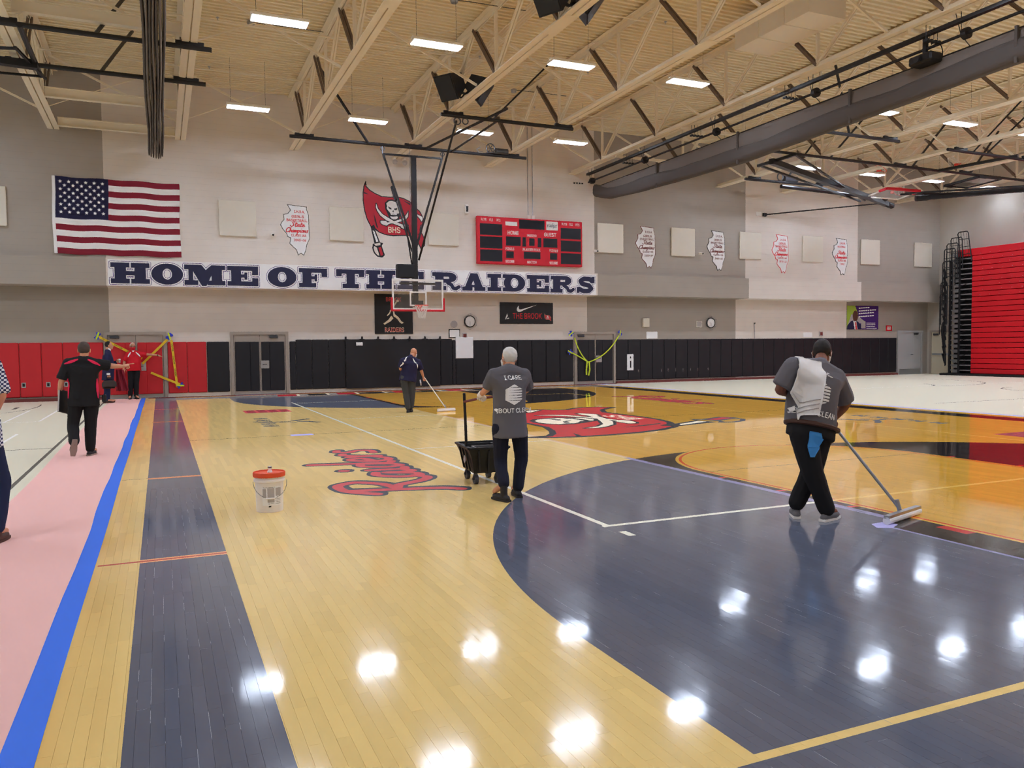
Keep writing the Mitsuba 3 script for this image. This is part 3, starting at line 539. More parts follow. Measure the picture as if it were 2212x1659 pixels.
for x, yr, cls, sport, outl, ink, lab in ((3.93, '2005-06', 'CLASS AA', 'BASKETBALL', 'm_greyline', 'm_red', 'state outline sign with red lettering reading CLASS AA 2005-06'), (18.36, '2008-09', 'CLASS-4A', 'BASKETBALL', 'm_brownbase', 'm_brownbase', 'brown outlined state shape sign reading CLASS-4A 2008-09'),
        (22.02, '2009-10', 'CLASS-4A', 'BASKETBALL', 'm_blacksteel', 'm_brownbase', 'black outlined state shape sign reading CLASS-4A 2009-10'), (25.65, '2010-11', 'CLASS-4A', 'BASKETBALL', 'm_red', 'm_red', 'red outlined state shape sign reading CLASS-4A 2010-11'), (29.3, '2011', 'CLASS 8A', 'FOOTBALL', 'm_blacksteel', 'm_red', 'state shape sign reading FOOTBALL CLASS 8A 2011')):
    t = thing('champion_sign', lab, 'sign', 'state shaped champion signs'); z = 4.86
    put('outline', wallm(ext(ILLP, .012), x, z, UY), outl, t); put('face', wallm(ext(ILLP.buffer(-.022), .016), x, z, UY), 'm_paper', t)
    for s, h, cx_, zz, w, c in (('I.H.S.A.', .085, .66, 1.48, .36, ink), ('GIRLS', .085, .60, 1.31, .42, ink) if sport != 'FOOTBALL' else (sport, .085, .6, 1.31, .5, ink), (sport, .085, .57, 1.18, .70, ink), (cls, .08, .62, .66, .52, ink), (yr, .075, .66, .50, .42 if len(yr) > 4 else .25, ink)):
        if sport == 'FOOTBALL' and s == sport and zz == 1.18: continue
        tv = txt(s, h, .004, True, w); put('lettering', wallm(tv, x + cx_ - w / 2, z + zz, UY - .016), c, t)
    for wd, xh, zz, w, x0_ in (('State', .085, 1.0, .52, .33), ('Champions', .085, .80, .78, .18)):
        pl_, _ = script(wd, xh, .012); put('lettering', wallm(wordmesh(pl_, w, .004), x + x0_, z + zz, UY - .016), ink, t)

# US flag
t = thing('flag', 'large striped national flag with white stars on blue, hung flat on the far wall', 'flag')
FX0, FX1, FZ1, FH = -2.86, .72, 7.06, 2.40
def cloth(x0, x1, z0, z1, off=0.0, nx=24, nz=3):
    v = []
    for b in np.linspace(0, 1, nz):
        for a in np.linspace(0, 1, nx):
            x, z = x0 + (x1 - x0) * a, z0 + (z1 - z0) * b
            v.append((x + .015 * math.sin(z * 3), UY - .05 - off - .018 * math.sin(x * 2.3 + z * .5) - .01 * math.sin(x * 5 + 1), z - .03 * math.sin(math.pi * (x - FX0) / 1.2) ** 2))
    q = np.arange(nx * nz).reshape(nz, nx); a, b, c, d = q[:-1, :-1].ravel(), q[:-1, 1:].ravel(), q[1:, 1:].ravel(), q[1:, :-1].ravel()
    return V3(v), np.vstack([np.c_[a, b, c], np.c_[a, c, d]])
put('heading', cloth(FX0 - .09, FX0, FZ1 - FH, FZ1, nx=3, nz=6), 'm_paper', t, smooth=True)
sh = FH / 13
for k in range(13): put('stripe', cloth(FX0 if k > 6 else -1.38, FX1, FZ1 - sh * (k + 1), FZ1 - sh * k), 'm_darkred' if k % 2 == 0 else 'm_paper', t, smooth=True)
can = put('canton', cloth(FX0, -1.38, FZ1 - 7 * sh, FZ1, nz=8, nx=12), 'm_navycloth', t, smooth=True)
star = Polygon([((.062 if k % 2 == 0 else .025) * math.sin(k * math.pi / 5), (.062 if k % 2 == 0 else .025) * math.cos(k * math.pi / 5)) for k in range(10)])
sm = ext(star, .004); st_ = []
for r_ in range(9):
    for c_ in range(6 if r_ % 2 == 0 else 5): st_.append(wallm(sm, FX0 + .15 + (c_ + (.5 if r_ % 2 else 0)) * .236, FZ1 - .17 - r_ * .118, UY - .085))
put('stars', join(st_), 'm_paper', can, kind='stuff', label='rows of white stars')

# pirate emblem, in units of its traced outline
def TR(p): return [((a - 195) / 460., (1560 - b) / 460.) for a, b in p]
E_OUT = Polygon(TR([(255, 105), (262, 205), (330, 270), (430, 325), (560, 375), (700, 380), (880, 365), (1000, 385), (1130, 440), (1230, 540), (1330, 620), (1390, 730), (1410, 870), (1345, 900), (1330, 1000), (1390, 1090), (1430, 1190), (1420, 1290), (1345, 1370), (1300, 1280), (1230, 1190), (1100, 1110), (950, 1115), (780, 1130), (640, 1120), (500, 1075), (400, 1010), (330, 960), (260, 820), (215, 660), (195, 480), (195, 330), (215, 200)])).buffer(.012)
E_RED = E_OUT.buffer(-.052).buffer(.012)
E_SKULL = unary_union([Polygon(TR(p)) for p in ([(650, 510), (700, 462), (765, 452), (835, 470), (885, 515), (905, 575), (903, 635), (917, 665), (895, 690), (862, 690), (855, 722), (740, 722), (722, 680), (680, 640), (655, 600), (668, 560)], [(725, 748), (770, 758), (875, 748), (880, 780), (840, 805), (800, 812), (755, 795), (730, 770)])])
E_FACE = unary_union([Polygon(TR(p)) for p in ([(690, 565), (748, 590), (752, 618), (715, 614), (697, 597)], [(803, 600), (868, 582), (862, 622), (830, 632), (808, 620)], [(785, 625), (802, 668), (768, 668)])] + [LineString(TR([(x, 700), (x, 722)])).buffer(.005) for x in (765, 785, 805, 825)])
E_HEADBLK = E_SKULL.convex_hull.buffer(.06)
E_SW = unary_union([Polygon(TR(p)).buffer(0) for p in ([(450, 525), (485, 625), (565, 715), (685, 785), (800, 845), (930, 890), (1010, 905), (1005, 950), (920, 935), (780, 890), (640, 830), (530, 750), (465, 655), (442, 590)], [(1092, 635), (1082, 740), (1040, 795), (960, 835), (800, 880), (665, 908), (650, 880), (780, 850), (930, 800), (1010, 755), (1062, 690)],
        [(530, 850), (640, 845), (690, 910), (650, 940), (560, 915), (528, 885)], [(935, 940), (1000, 895), (1080, 905), (1092, 940), (1010, 985), (945, 965)], [(1265, 680), (1380, 730), (1385, 780), (1360, 820), (1330, 770), (1280, 720)])])
E_FOLD = unary_union([Polygon(TR(p)).buffer(0) for p in ([(400, 700), (440, 850), (480, 1000), (455, 985), (415, 850)], [(205, 310), (310, 360), (215, 345)], [(400, 930), (430, 1000), (500, 1060), (340, 970)], [(980, 420), (1140, 480), (1140, 520), (1060, 470)], [(1240, 1080), (1310, 1060), (1330, 1080)])])
E_BLADE = Polygon(TR([(330, 955), (425, 1040), (515, 1270), (405, 1300)])); E_BLW = Polygon(TR([(368, 1035), (408, 1060), (482, 1252), (440, 1268)]))
E_GUARD = unary_union([LineString(TR([(385, 1310), (372, 1390), (400, 1470), (455, 1530), (550, 1550)])).buffer(.028), Polygon(TR([(385, 1290), (430, 1340), (520, 1320), (520, 1262), (575, 1280), (545, 1335), (605, 1505), (560, 1562), (500, 1530), (450, 1370), (390, 1340)])).buffer(0)])
E_GRIP = Polygon(TR([(478, 1372), (532, 1352), (572, 1508), (525, 1530)]))
E_RIM = unary_union([E_OUT, E_BLADE, E_GUARD]).buffer(.035)
def emblem(t, place, layers, text_at=None):
    for nm, pl_, m, d in layers: put(nm, place(ext(pl_, d)), m, t)
    if text_at: tv = txt('BHS', .235, .003, True, .53); put('lettering', place(mv(tv, t=(1.06, 1.07, text_at))), 'm_bone', t)
t = thing('pirate_emblem', 'red pirate flag emblem with skull and swords on the far wall behind the basket', 'emblem')
emblem(t, lambda m: wallm(m, 6.85, 4.90, UY, .862), (('flag_outline', E_OUT, 'm_logoblack', .004), ('sword_blade', E_BLADE, 'm_logoblack', .005), ('blade_face', E_BLW, 'm_paper', .007), ('sword_guard', E_GUARD, 'm_logoblack', .005), ('grip', E_GRIP, 'm_logored', .008), ('flag_field', E_RED, 'm_logored', .006), ('folds', E_FOLD, 'm_logoblack', .008),
        ('skull_shade', unary_union([E_HEADBLK, E_SW.buffer(.032)]), 'm_logoblack', .009), ('swords', E_SW, 'm_paper', .012), ('skull', E_SKULL, 'm_paper', .011), ('skull_face', E_FACE, 'm_logoblack', .014)), .006)

# HOME OF THE RAIDERS, slab letters with outlines
def slab(ch, w, h=.66):
    s, e = .29 * h, .26 * h                    # stem, slab heights relative
    st = min(.32 * w, .32); sl = .15
    R = lambda a, b, c, d: sbox(a, b, c, d)
    if ch == 'O': 
        el = lambda a, b: affinity.scale(Point(w / 2, h / 2).buffer(1, 24), a, b)
        return el(w / 2, h / 2 + .01).difference(el(.15 * w, .27 * h))
    if ch == 'H': g = [R(.1 * w, 0, .39 * w, h), R(.61 * w, 0, .9 * w, h), R(.1 * w, .4 * h, .9 * w, .6 * h), R(0, 0, .48 * w, sl), R(0, h - sl, .48 * w, h), R(.52 * w, 0, w, sl), R(.52 * w, h - sl, w, h)]
    if ch == 'I': g = [R(.24 * w, 0, .76 * w, h), R(0, 0, w, sl), R(0, h - sl, w, h)]
    if ch == 'T': g = [R(.36 * w, 0, .66 * w, h), R(.22 * w, 0, .8 * w, sl), R(0, h - sl, w, h), R(0, h * .62, .19 * w, h), R(.81 * w, h * .62, w, h)]
    if ch in 'EF':
        g = [R(.12 * w, 0, .44 * w, h), R(0, h - sl, w, h), R(.8 * w, .57 * h, w, h), R(.4 * w, .42 * h, .62 * w, .58 * h), R(.55 * w, .32 * h, .64 * w, .68 * h)]
        g += [R(0, 0, w, sl), R(.8 * w, 0, w, .40 * h)] if ch == 'E' else [R(0, 0, .6 * w, sl)]
    if ch == 'M': g = [R(.1 * w, 0, .21 * w, h), R(.66 * w, 0, .92 * w, h), R(0, 0, .33 * w, sl), R(0, h - sl, .3 * w, h), R(.56 * w, 0, w, sl), R(.66 * w, h - sl, w, h), Polygon([(.12 * w, h), (.42 * w, h), (.52 * w, .75 * h), (.66 * w, h), (.78 * w, h), (.53 * w, -.03), (.42 * w, -.03)])]
    if ch == 'D': 
        out = unary_union([R(.12 * w, 0, .55 * w, h), affinity.scale(Point(.52 * w, h / 2).buffer(1, 20), .48 * w, h / 2), R(0, 0, .3 * w, sl), R(0, h - sl, .3 * w, h)])
        return out.difference(unary_union([R(.44 * w, sl * .95, .54 * w, h - sl * .95), affinity.scale(Point(.52 * w, h / 2).buffer(1, 16), .17 * w, h / 2 - sl * .95)]))
    if ch == 'R':
        bowl = affinity.scale(Point(.6 * w, .72 * h).buffer(1, 16), .27 * w, .28 * h)
        out = unary_union([R(.1 * w, 0, .4 * w, h), R(0, h - sl, .6 * w, h), R(.1 * w, .42 * h, .62 * w, h), bowl, R(0, 0, .49 * w, sl), LineString([(.55 * w, .42 * h), (.69 * w, .3 * h), (.74 * w, .13 * h), (.84 * w, .09 * h), (.95 * w, .2 * h)]).buffer(.1 * h)])
        return out.difference(R(.4 * w, .64 * h, .6 * w, .76 * h))
    if ch == 'A':
        out = unary_union([Polygon([(.36 * w, h), (.66 * w, h), (.95 * w, 0), (.62 * w, 0), (.58 * w, .2 * h), (.33 * w, .2 * h), (.3 * w, 0), (.05 * w, 0)]), R(0, 0, .44 * w, sl), R(.52 * w, 0, w, sl)])
        return out.difference(Polygon([(.40 * w, .34 * h), (.54 * w, .34 * h), (.48 * w, .6 * h)]))
    if ch == 'S': return unary_union([LineString([(.86 * w, .74 * h), (.72 * w, .86 * h), (.4 * w, .87 * h), (.2 * w, .72 * h), (.3 * w, .56 * h), (.7 * w, .46 * h), (.82 * w, .28 * h), (.66 * w, .13 * h), (.36 * w, .12 * h), (.14 * w, .25 * h)]).buffer(.14 * h, 6), R(.84 * w, .62 * h, w, h), R(0, 0, .14 * w, .36 * h)])
    return unary_union(g)
t = thing('wall_lettering', 'huge navy slab letters with outlines reading HOME OF THE RAIDERS along the beam', 'lettering')
put('backing', bx(-1.45, 16.32, BY - .008, BY, 3.67, 4.50), 'm_paper', t)
for ch, a, b in (('H', -1.37, -.24), ('O', -.19, .76), ('M', .8, 2.07), ('E', 2.14, 3.13), ('O', 3.44, 4.4), ('F', 4.49, 5.46), ('T', 5.78, 6.78), ('H', 6.85, 7.93), ('E', 8.0, 9.01), ('R', 9.34, 10.44), ('A', 10.52, 11.46), ('I', 11.55, 12.11), ('D', 12.19, 13.14), ('E', 13.22, 14.18), ('R', 14.26, 15.32), ('S', 15.43, 16.24)):
    g = slab(ch, b - a).buffer(0); L = put('letter', wallm(ext(g, .012), a, 3.745, BY - .008), 'm_navy', t)
    put('outline', wallm(ext(g.buffer(.05).difference(g.buffer(.036)), .004), a, 3.745, BY - .008), 'm_darkblue' if 0 else 'm_purple', L)

# scoreboard
t = thing('scoreboard', 'red electronic scoreboard with dark displays on the far wall', 'scoreboard'); SY = 28.55
put('case', cbx(11.18, 15.73, SY, UY - .03, 4.79, 6.60, .02), 'm_red', t)
for a, b, c, d in ((11.29, 6.32, 12.21, 5.89), (11.29, 5.83, 12.21, 5.39), (11.29, 5.33, 12.21, 4.89), (14.75, 6.32, 15.66, 5.89), (14.75, 5.82, 15.66, 5.39), (14.75, 5.32, 15.66, 4.89), (12.93, 6.55, 14.03, 6.2), (12.37, 5.87, 12.99, 5.52), (13.07, 5.87, 13.22, 5.51), (13.36, 5.84, 13.59, 5.55), (13.73, 5.87, 13.88, 5.51), (13.98, 5.87, 14.59, 5.52), (12.37, 5.3, 12.69, 5.04), (13.12, 5.31, 13.84, 5.04), (14.27, 5.3, 14.58, 5.04)):
    put('display', bx(a, c, SY - .006, SY + .01, d, b), 'm_screen', t)
for s, a, zt, b, zb in (('PLYR', 11.34, 6.52, 11.56, 6.42), ('FLS', 11.69, 6.52, 11.83, 6.42), ('PTS', 11.98, 6.52, 12.14, 6.42), ('HOME', 12.44, 6.09, 12.91, 5.95), ('PERIOD', 13.27, 5.99, 13.68, 5.9), ('GUEST', 14.01, 6.09, 14.55, 5.95), ('FOULS', 12.35, 5.45, 12.71, 5.35), ('PLAYER FOUL', 13.08, 5.45, 13.86, 5.35), ('FOULS', 14.25, 5.45, 14.62, 5.35), ('SCORE', 12.34, 4.96, 12.71, 4.86), ('MATCH', 13.27, 4.96, 13.67, 4.86), ('SCORE', 14.24, 4.96, 14.61, 4.86), ('PLYR', 14.8, 6.52, 15.03, 6.42), ('FLS', 15.14, 6.52, 15.29, 6.42), ('PTS', 15.43, 6.52, 15.6, 6.42)):
    put('lettering', wallm(txt(s, zt - zb, .004, True, b - a), a, zb, SY), 'm_paper', t)
put('sponsor_plate', bx(12.35, 12.85, SY - .006, SY + .01, 6.29, 6.44), 'm_paper', t); put('lettering', wallm(txt('meijer', .15, .002, False, .44), 14.15, 6.31, SY - .008), 'm_navy', put('sponsor_plate', bx(14.11, 14.62, SY - .008, SY + .01, 6.2, 6.54), 'm_paper', t))
for k in (13.4, 13.6): put('conduit', tube([(k, UY - .03, 6.62), (k, UY - .03, 10.2)], .014, 6), 'm_steel', t); put('junction_box', bx(k - .06, k + .06, UY - .1, UY, 6.6, 6.76), 'm_white', t)

# hanging banners
t = thing('brand_banner', 'tall black banner with a leaping player silhouette and the word RAIDERS behind the basket', 'banner'); by_ = WY - .02
put('sheet', bx(7.36, 8.83, by_ - .008, by_, 2.13, 3.62), 'm_black', t)
put('lettering', wallm(txt('BROOK', .15, .003, True, .58), 7.80, 3.35, by_ - .008), 'm_script', t)
put('lettering', wallm(txt('RAIDERS', .165, .003, True, .74), 7.74, 2.20, by_ - .008), 'm_bone', t); put('lettering', wallm(txt('RAIDERS', .145, .005, False, .71), 7.755, 2.21, by_ - .008), 'm_red', t)
JUMP = unary_union([Polygon([(.30, .62), (.44, .62), (.47, .36), (.62, .26), (.78, .06), (.86, .02), (.92, .08), (.84, .09), (.70, .30), (.52, .44), (.46, .70)]).buffer(.012), Polygon([(.36, .36), (.22, .18), (.06, .06), (0, .02), (.04, -.03), (.12, .03), (.30, .12), (.44, .26)]).buffer(.012),
        LineString([(.33, .62), (.27, .48), (.18, .40)]).buffer(.028), LineString([(.42, .66), (.50, .86), (.60, 1.0)]).buffer(.03), Point(.40, .78).buffer(.07), Point(.66, 1.06).buffer(.06)])
put('silhouette', wallm(ext(JUMP, .004), 7.70, 2.50, by_ - .008, .82), 'm_bone', t)
t = thing('brand_banner', 'wide black banner with a white swoosh and the words THE BROOK right of the basket', 'banner')
put('sheet', bx(12.43, 14.79, by_ - .008, by_, 2.52, 3.38), 'm_black', t)
SWO = Polygon([(.16, .24), (.10, .17), (.07, .10), (.08, .03), (.14, -.02), (.24, -.01), (.42, .07), (.98, .28), (.42, .12), (.26, .08), (.18, .09), (.15, .15)])
put('swoosh', wallm(ext(SWO.buffer(.004), .004), 13.10, 3.02, by_ - .008, .95), 'm_paper', t)
put('lettering', wallm(txt('THE BROOK', .22, .004, True, 1.3), 12.98, 2.73, by_ - .008), 'm_red', t)
put('maker_mark', wallm(ext(unary_union([Polygon([(0, 0), (.1, .26), (.13, .16), (.07, .06)]), Polygon([(.03, .02), (.17, .09), (.19, .05)])]), .004), 12.64, 2.68, by_ - .008), 'm_paper', t)
em = put('small_emblem', wallm(ext(E_OUT, .003), 14.40, 2.58, by_ - .008, .115), 'm_bone', t)
put('field', wallm(ext(E_RED, .005), 14.40, 2.58, by_ - .008, .115), 'm_red', em); put('skull', wallm(ext(unary_union([E_SKULL, E_SW]), .007), 14.40, 2.58, by_ - .008, .115), 'm_paper', em)
t = thing('poster', 'purple and green advertising poster with a man in a suit above the black mats', 'poster')
A0, B0 = 30.95, 2.30
put('sheet', bx(A0, A0 + 2.12, by_ - .006, by_, B0, B0 + 1.17), 'm_purple', t)
P_ = lambda nm, pl_, m, d: put(nm, wallm(ext(pl_, d), A0, B0, by_ - .006), m, t)
P_('green_field', Polygon([(0, 0), (0, 1.17), (.55, 1.17), (.75, .75), (.6, .3), (.2, .05)]), 'm_greenprint', .001); P_('pale_field', Polygon([(0, .1), (.3, .75), (.75, .65), (1.2, .4), (.6, .2), (.2, .1)]), 'm_labelgrey', .0016)
P_('suit', Polygon([(.0, 0), (.05, .22), (.3, .42), (.5, .45), (.75, .38), (.95, .2), (.95, 0)]), 'm_bluecloth', .003); P_('shirt', Polygon([(.42, .42), (.62, .42), (.72, 0), (.52, 0)]), 'm_paper', .004); P_('tie', Polygon([(.54, .36), (.62, .36), (.70, 0), (.58, 0)]), 'm_script', .005)
P_('head', affinity.scale(Point(.56, .66).buffer(1, 16), .175, .27), 'm_skin_print', .004)
P_('small_photo', sbox(.95, .05, 1.25, .4), 'm_labelgrey', .003)
for k, (zz, w) in enumerate(((1.02, .75), (.88, 1.25), (.75, 1.05), (.60, 1.15))):
    g = unary_union([sbox(.78 + q * .15, zz + .01 * q, .78 + q * .15 + .12, zz + .01 * q + .06) for q in range(int(w / .15))]); P_('text_line', g, 'm_paper', .004)
for k in range(4): P_('text_line', sbox(1.3, .30 - .085 * k, 1.9 + .12 * (k > 2), .335 - .085 * k), 'm_paper', .004)
t = thing('notice', 'small red notice with white lines right of the purple poster', 'notice'); put('sheet', bx(33.61, 34.03, by_ - .006, by_, 2.22, 2.5), 'm_red', t); put('text_lines', join([bx(33.69, 33.95, by_ - .01, by_ - .006, z, z + .025) for z in (2.29, 2.33, 2.37, 2.41)]), 'm_paper', t)

# clocks
def clock(x, z, lab, r=.235):
    t = thing('wall_clock', lab, 'clock')
    mk = lambda pr, m, nm: put(nm, mv((lambda q: (np.c_[q[0][:, 0], -q[0][:, 2], q[0][:, 1]], q[1]))(lathe(pr, 32)), t=(x, WY, z)), m, t, smooth=35)
    mk([(.001, .0), (r, .0), (r, .07), (r - .03, .085), (r - .035, .06)], 'm_blacksteel', 'rim'); mk([(r - .03, .05), (r - .03, .06), (.001, .062)], 'm_paper', 'face')
    put('hour_marks', join([bar((x + .17 * math.sin(a), WY - .064, z + .17 * math.cos(a)), (x + .15 * math.sin(a), WY - .064, z + .15 * math.cos(a)), .012, .004) for a in np.arange(12) * math.pi / 6]), 'm_black', t)
    put('hand', bar((x, WY - .067, z), (x - .09, WY - .067, z + .015), .016, .004), 'm_black', t); put('hand', bar((x, WY - .069, z), (x + .005, WY - .069, z - .15), .011, .004), 'm_black', t)
    put('wire_guard', join([tube([(x + 1.32 * r * math.cos(a), WY - .1, z + 1.32 * r * math.sin(a)) for a in np.linspace(.5, .5 + 2 * math.pi, 7)], .006, 4)] + [tube([(x + 1.32 * r * math.cos(a), WY, z + 1.32 * r * math.sin(a)), (x + 1.32 * r * math.cos(a), WY - .1, z + 1.32 * r * math.sin(a)), (x + .95 * r * math.cos(a), WY - .13, z + .95 * r * math.sin(a))], .005, 4) for a in np.linspace(.5, .5 + 2 * math.pi, 7)[:-1]]), 'm_steel', t)
clock(11.14, 2.61, 'round wall clock in a wire guard right of the basket'); clock(22.72, 2.59, 'round wall clock on the grey wall field near the man with the towel')
def box_on_wall(nm, x0, x1, z0, z1, m, lab, cat, y=WY, d=.05, inner=None):
    t = thing(nm, lab, cat); put('body', cbx(x0, x1, y - d, y, z0, z1, min(.01, d / 4)), m, t)
    if inner: put('face', bx(x0 + .03, x1 - .03, y - d - .004, y - d, z0 + .03, z1 - .03), inner, t)
    return t
box_on_wall('framed_paper', 10.27, 10.73, 1.97, 2.31, 'm_blacksteel', 'white sheet in a thin dark frame left below the clock', 'framed paper', inner='m_paper', d=.03)
box_on_wall('control_box', 10.83, 11.02, 1.96, 2.16, 'm_labelgrey', 'small grey control box below the left clock', 'control box', inner='m_brownbase')
box_on_wall('white_board', 10.54, 11.27, 1.17, 2.0, 'm_paper', 'blank white board hung between the black wall mats', 'board', d=.05)
mesh = lathe([(.001, 0), (.13, 0), (.14, .03), (.001, .04)], 20); t = thing('wall_speaker', 'small round grey speaker on the wall left of the clock', 'speaker'); put('grille', (np.c_[mesh[0][:, 0] + 10.49, WY - mesh[0][:, 2], mesh[0][:, 1] + 2.5], mesh[1]), 'm_labelgrey', t)
box_on_wall('wall_box', 19.1, 19.42, 2.40, 2.78, 'm_panel', 'cream wall box above the mats on the grey field', 'wall box', d=.12)
box_on_wall('paper_sheet', 19.33, 19.9, 1.90, 2.2, 'm_paper', 'white ruled paper sheet above the mats on the grey field', 'paper', d=.008); box_on_wall('wall_grille', 21.94, 22.26, 2.39, 2.68, 'm_panel', 'small square cream grille left of the right clock', 'grille', d=.03, inner='m_labelgrey')
box_on_wall('paper_sheet', 28.2, 28.75, 1.93, 2.15, 'm_paper', 'white paper sheet above the mats left of the purple poster', 'paper', d=.008); box_on_wall('control_box', 29.18, 29.4, 1.98, 2.2, 'm_labelgrey', 'small control box above the mats left of the purple poster', 'control box', inner='m_brownbase')
t = box_on_wall('defibrillator_box', 18.3, 18.62, .54, 1.24, 'm_paper', 'white upright box with a dark slot set in the black mats', 'wall box', y=WY - .06, d=.03); put('slot', bx(18.44, 18.5, WY - .096, WY - .09, .66, .95), 'm_black', t); put('slot', bx(18.44, 18.49, WY - .096, WY - .09, 1.06, 1.14), 'm_black', t)
t = thing('wall_rod', 'thin antenna rod on the white field above the black mats', 'rod'); put('rod', tube([(25.2, WY - .04, 2.56), (25.22, WY - .05, 1.88)], .015, 6), 'm_steel', t); put('hook', tube([(25.2, WY - .04, 2.56), (25.2, WY - .09, 2.6)], .03, 6), 'm_greyline', t)
t = thing('emergency_light', 'small white emergency light high between the pirate emblem and scoreboard', 'emergency light'); put('body', cbx(10.75, 10.89, UY - .1, UY, 6.66, 7.02, .02), 'm_white', t); put('lens', bx(10.78, 10.86, UY - .11, UY - .1, 6.74, 6.95), 'm_screen', t)
for x, lab in ((7.99, 'left'), (8.36, 'right')):
    t = thing('dome_camera', f'white dome security camera high above the pirate emblem, {lab} of the pair', 'security camera', 'dome cameras'); put('mount', tube([(x, UY, 8.5), (x, UY - .25, 8.5), (x, UY - .25, 8.42)], .025, 6), 'm_white', t); put('dome', lathe([(.001, -.12), (.06, -.1), (.09, -.04), (.09, .02), (.05, .06)], 16, (x, UY - .25, 8.36)), 'm_labelgrey', t, smooth=True)
for x, z, lab in ((3.65, 5.52, 'left of the 2005-06 state sign'), (16.38, 5.47, 'beside the panel right of the scoreboard'), (21.6, 5.57, 'left of the 2009-10 state sign')):
    t = thing('bullet_camera', f'small white bullet camera on the wall {lab}', 'security camera'); put('arm', tube([(x, UY, z - .03), (x, UY - .1, z)], .02, 6), 'm_white', t); put('barrel', tube([(x, UY - .06, z + .02), (x, UY - .3, z - .02)], .05, 10), 'm_white', t); put('lens', tube([(x, UY - .3, z - .02), (x, UY - .31, z - .022)], .035, 10), 'm_black', t)
t = thing('wall_brace', 'thin black brace pole from the wall to the folded basket on the right', 'brace'); put('pole', tube([(25.2, UY - .06, 7.46), (30.6, 26.6, 8.0)], .028, 8), 'm_black', t); put('mount', cbx(25.1, 25.3, UY - .1, UY, 7.38, 7.54, .02), 'm_black', t); put('plate', bx(24.75, 25.05, UY - .012, UY, 7.4, 7.58), 'm_white', t)

# ---------------------------------------------------------------- basketball hoops
def net_mesh(c, r, down=V3([0, 0, -1.]), u=V3([1., 0, 0]), v=V3([0, 1., 0]), n=12):
    L, g = [(0, r), (-.12, r * .86), (-.24, r * .66), (-.34, r * .52), (-.44, r * .5)], []
    P = lambda k, a: c - down * L[k][0] + L[k][1] * (math.cos(a) * u + math.sin(a) * v)
    for k in range(4):
        for q in range(n):
            a0 = 2 * math.pi * (q + .5 * (k % 2)) / n
            for s in (-1, 1): g.append(tube([P(k, a0), P(k + 1, a0 + s * math.pi / n)], .006, 4, caps=False))
    return join(g)
def ring(c, r, u, v, w=.01, n=28): return tube([c + r * (math.cos(a) * u + math.sin(a) * v) for a in np.arange(n) * 2 * math.pi / n], w, 6, closed=True)
ex, ey, ez = np.eye(3)
t = thing('basketball_hoop', 'glass basketball backboard with red padding hung from the roof on a black mast', 'basketball hoop')
BYF, bc = 26.3, 8.11
g0, g1, h0, h1 = bc - .905, bc + .905, 2.88, 3.93
put('glass', bx(g0 + .05, g1 - .05, BYF + .004, BYF + .012, h0 + .05, h1 - .05), 'm_glass', t)
put('board_frame', join([bx(g0, g1, BYF, BYF + .05, h1 - .07, h1), bx(g0, g1, BYF, BYF + .05, h0, h0 + .06), bx(g0, g0 + .055, BYF, BYF + .05, h0, h1), bx(g1 - .055, g1, BYF, BYF + .05, h0, h1)]), 'm_white', t)
put('target_square', join([bx(bc - .30, bc + .30, BYF - .002, BYF + .004, 3.46, 3.51), bx(bc - .30, bc + .30, BYF - .002, BYF + .004, 3.01, 3.06), bx(bc - .30, bc - .25, BYF - .002, BYF + .004, 3.01, 3.51), bx(bc + .25, bc + .30, BYF - .002, BYF + .004, 3.01, 3.51)]), 'm_white', t)
put('edge_padding', join([cbx(g0 - .05, g1 + .05, BYF - .02, BYF + .07, h0 - .05, h0 + .02, .015), cbx(g0 - .05, g0 + .015, BYF - .02, BYF + .07, h0 - .05, 3.30, .015), cbx(g1 - .015, g1 + .05, BYF - .02, BYF + .07, h0 - .05, 3.30, .015)]), 'm_red', t)
rc = V3([bc, BYF - .38, 3.02]); put('rim', join([ring(rc, .23, ex, ey), bx(bc - .07, bc + .07, BYF - .16, BYF, 2.93, 3.03)]), 'm_rim', t); put('net', net_mesh(rc, .225), 'm_net', t)
my = 26.45
put('mast', bx(8.0, 8.16, my, my + .15, 3.1, 8.12), 'm_blacksteel', t)
put('top_bar', bar((7.0, my + .07, 8.1), (9.12, my + .07, 8.12), .06, .06), 'm_blacksteel', t)
for a in ((7.03, 8.09), (9.1, 8.11)): put('side_rod', bar((a[0], my + .07, a[1]), (8.06 if a[0] < 8 else 8.12, my + .05, 5.0), .06, .06), 'm_blacksteel', t)
for xx in (7.0, 9.12): put('hanger', join([tube([(xx, 26.5, 8.4), (xx, 26.5, 8.1)], .02, 6), ring(V3([xx, 26.5, 8.27]), .07, ex, ez, .014, 12)]), 'm_darksteel', t)
put('long_brace', tube([(8.2, my, 4.6), (8.23, 22.6, 8.3)], .035, 8), 'm_blacksteel', t)
put('strut', join([tube([(8.02, my + .2, 4.9), (7.55, 27.3, 7.15)], .03, 8), tube([(7.62, 27.15, 6.7), (7.54, 27.32, 7.2)], .06, 8)]), 'm_blacksteel', t)
put('strut', tube([(7.75, my + .1, 6.0), (8.0, my + .1, 4.3)], .025, 8), 'm_blacksteel', t)
put('board_bracket', join([bx(7.5, 8.75, BYF + .05, BYF + .12, 3.75, 3.82), bx(7.9, 8.3, BYF + .05, my + .1, 3.0, 3.2)]), 'm_blacksteel', t)
put('cable', tube([(7.92, my - .02, 8.4), (7.92, my - .02, 5.4)], .006, 4), 'm_darksteel', t)
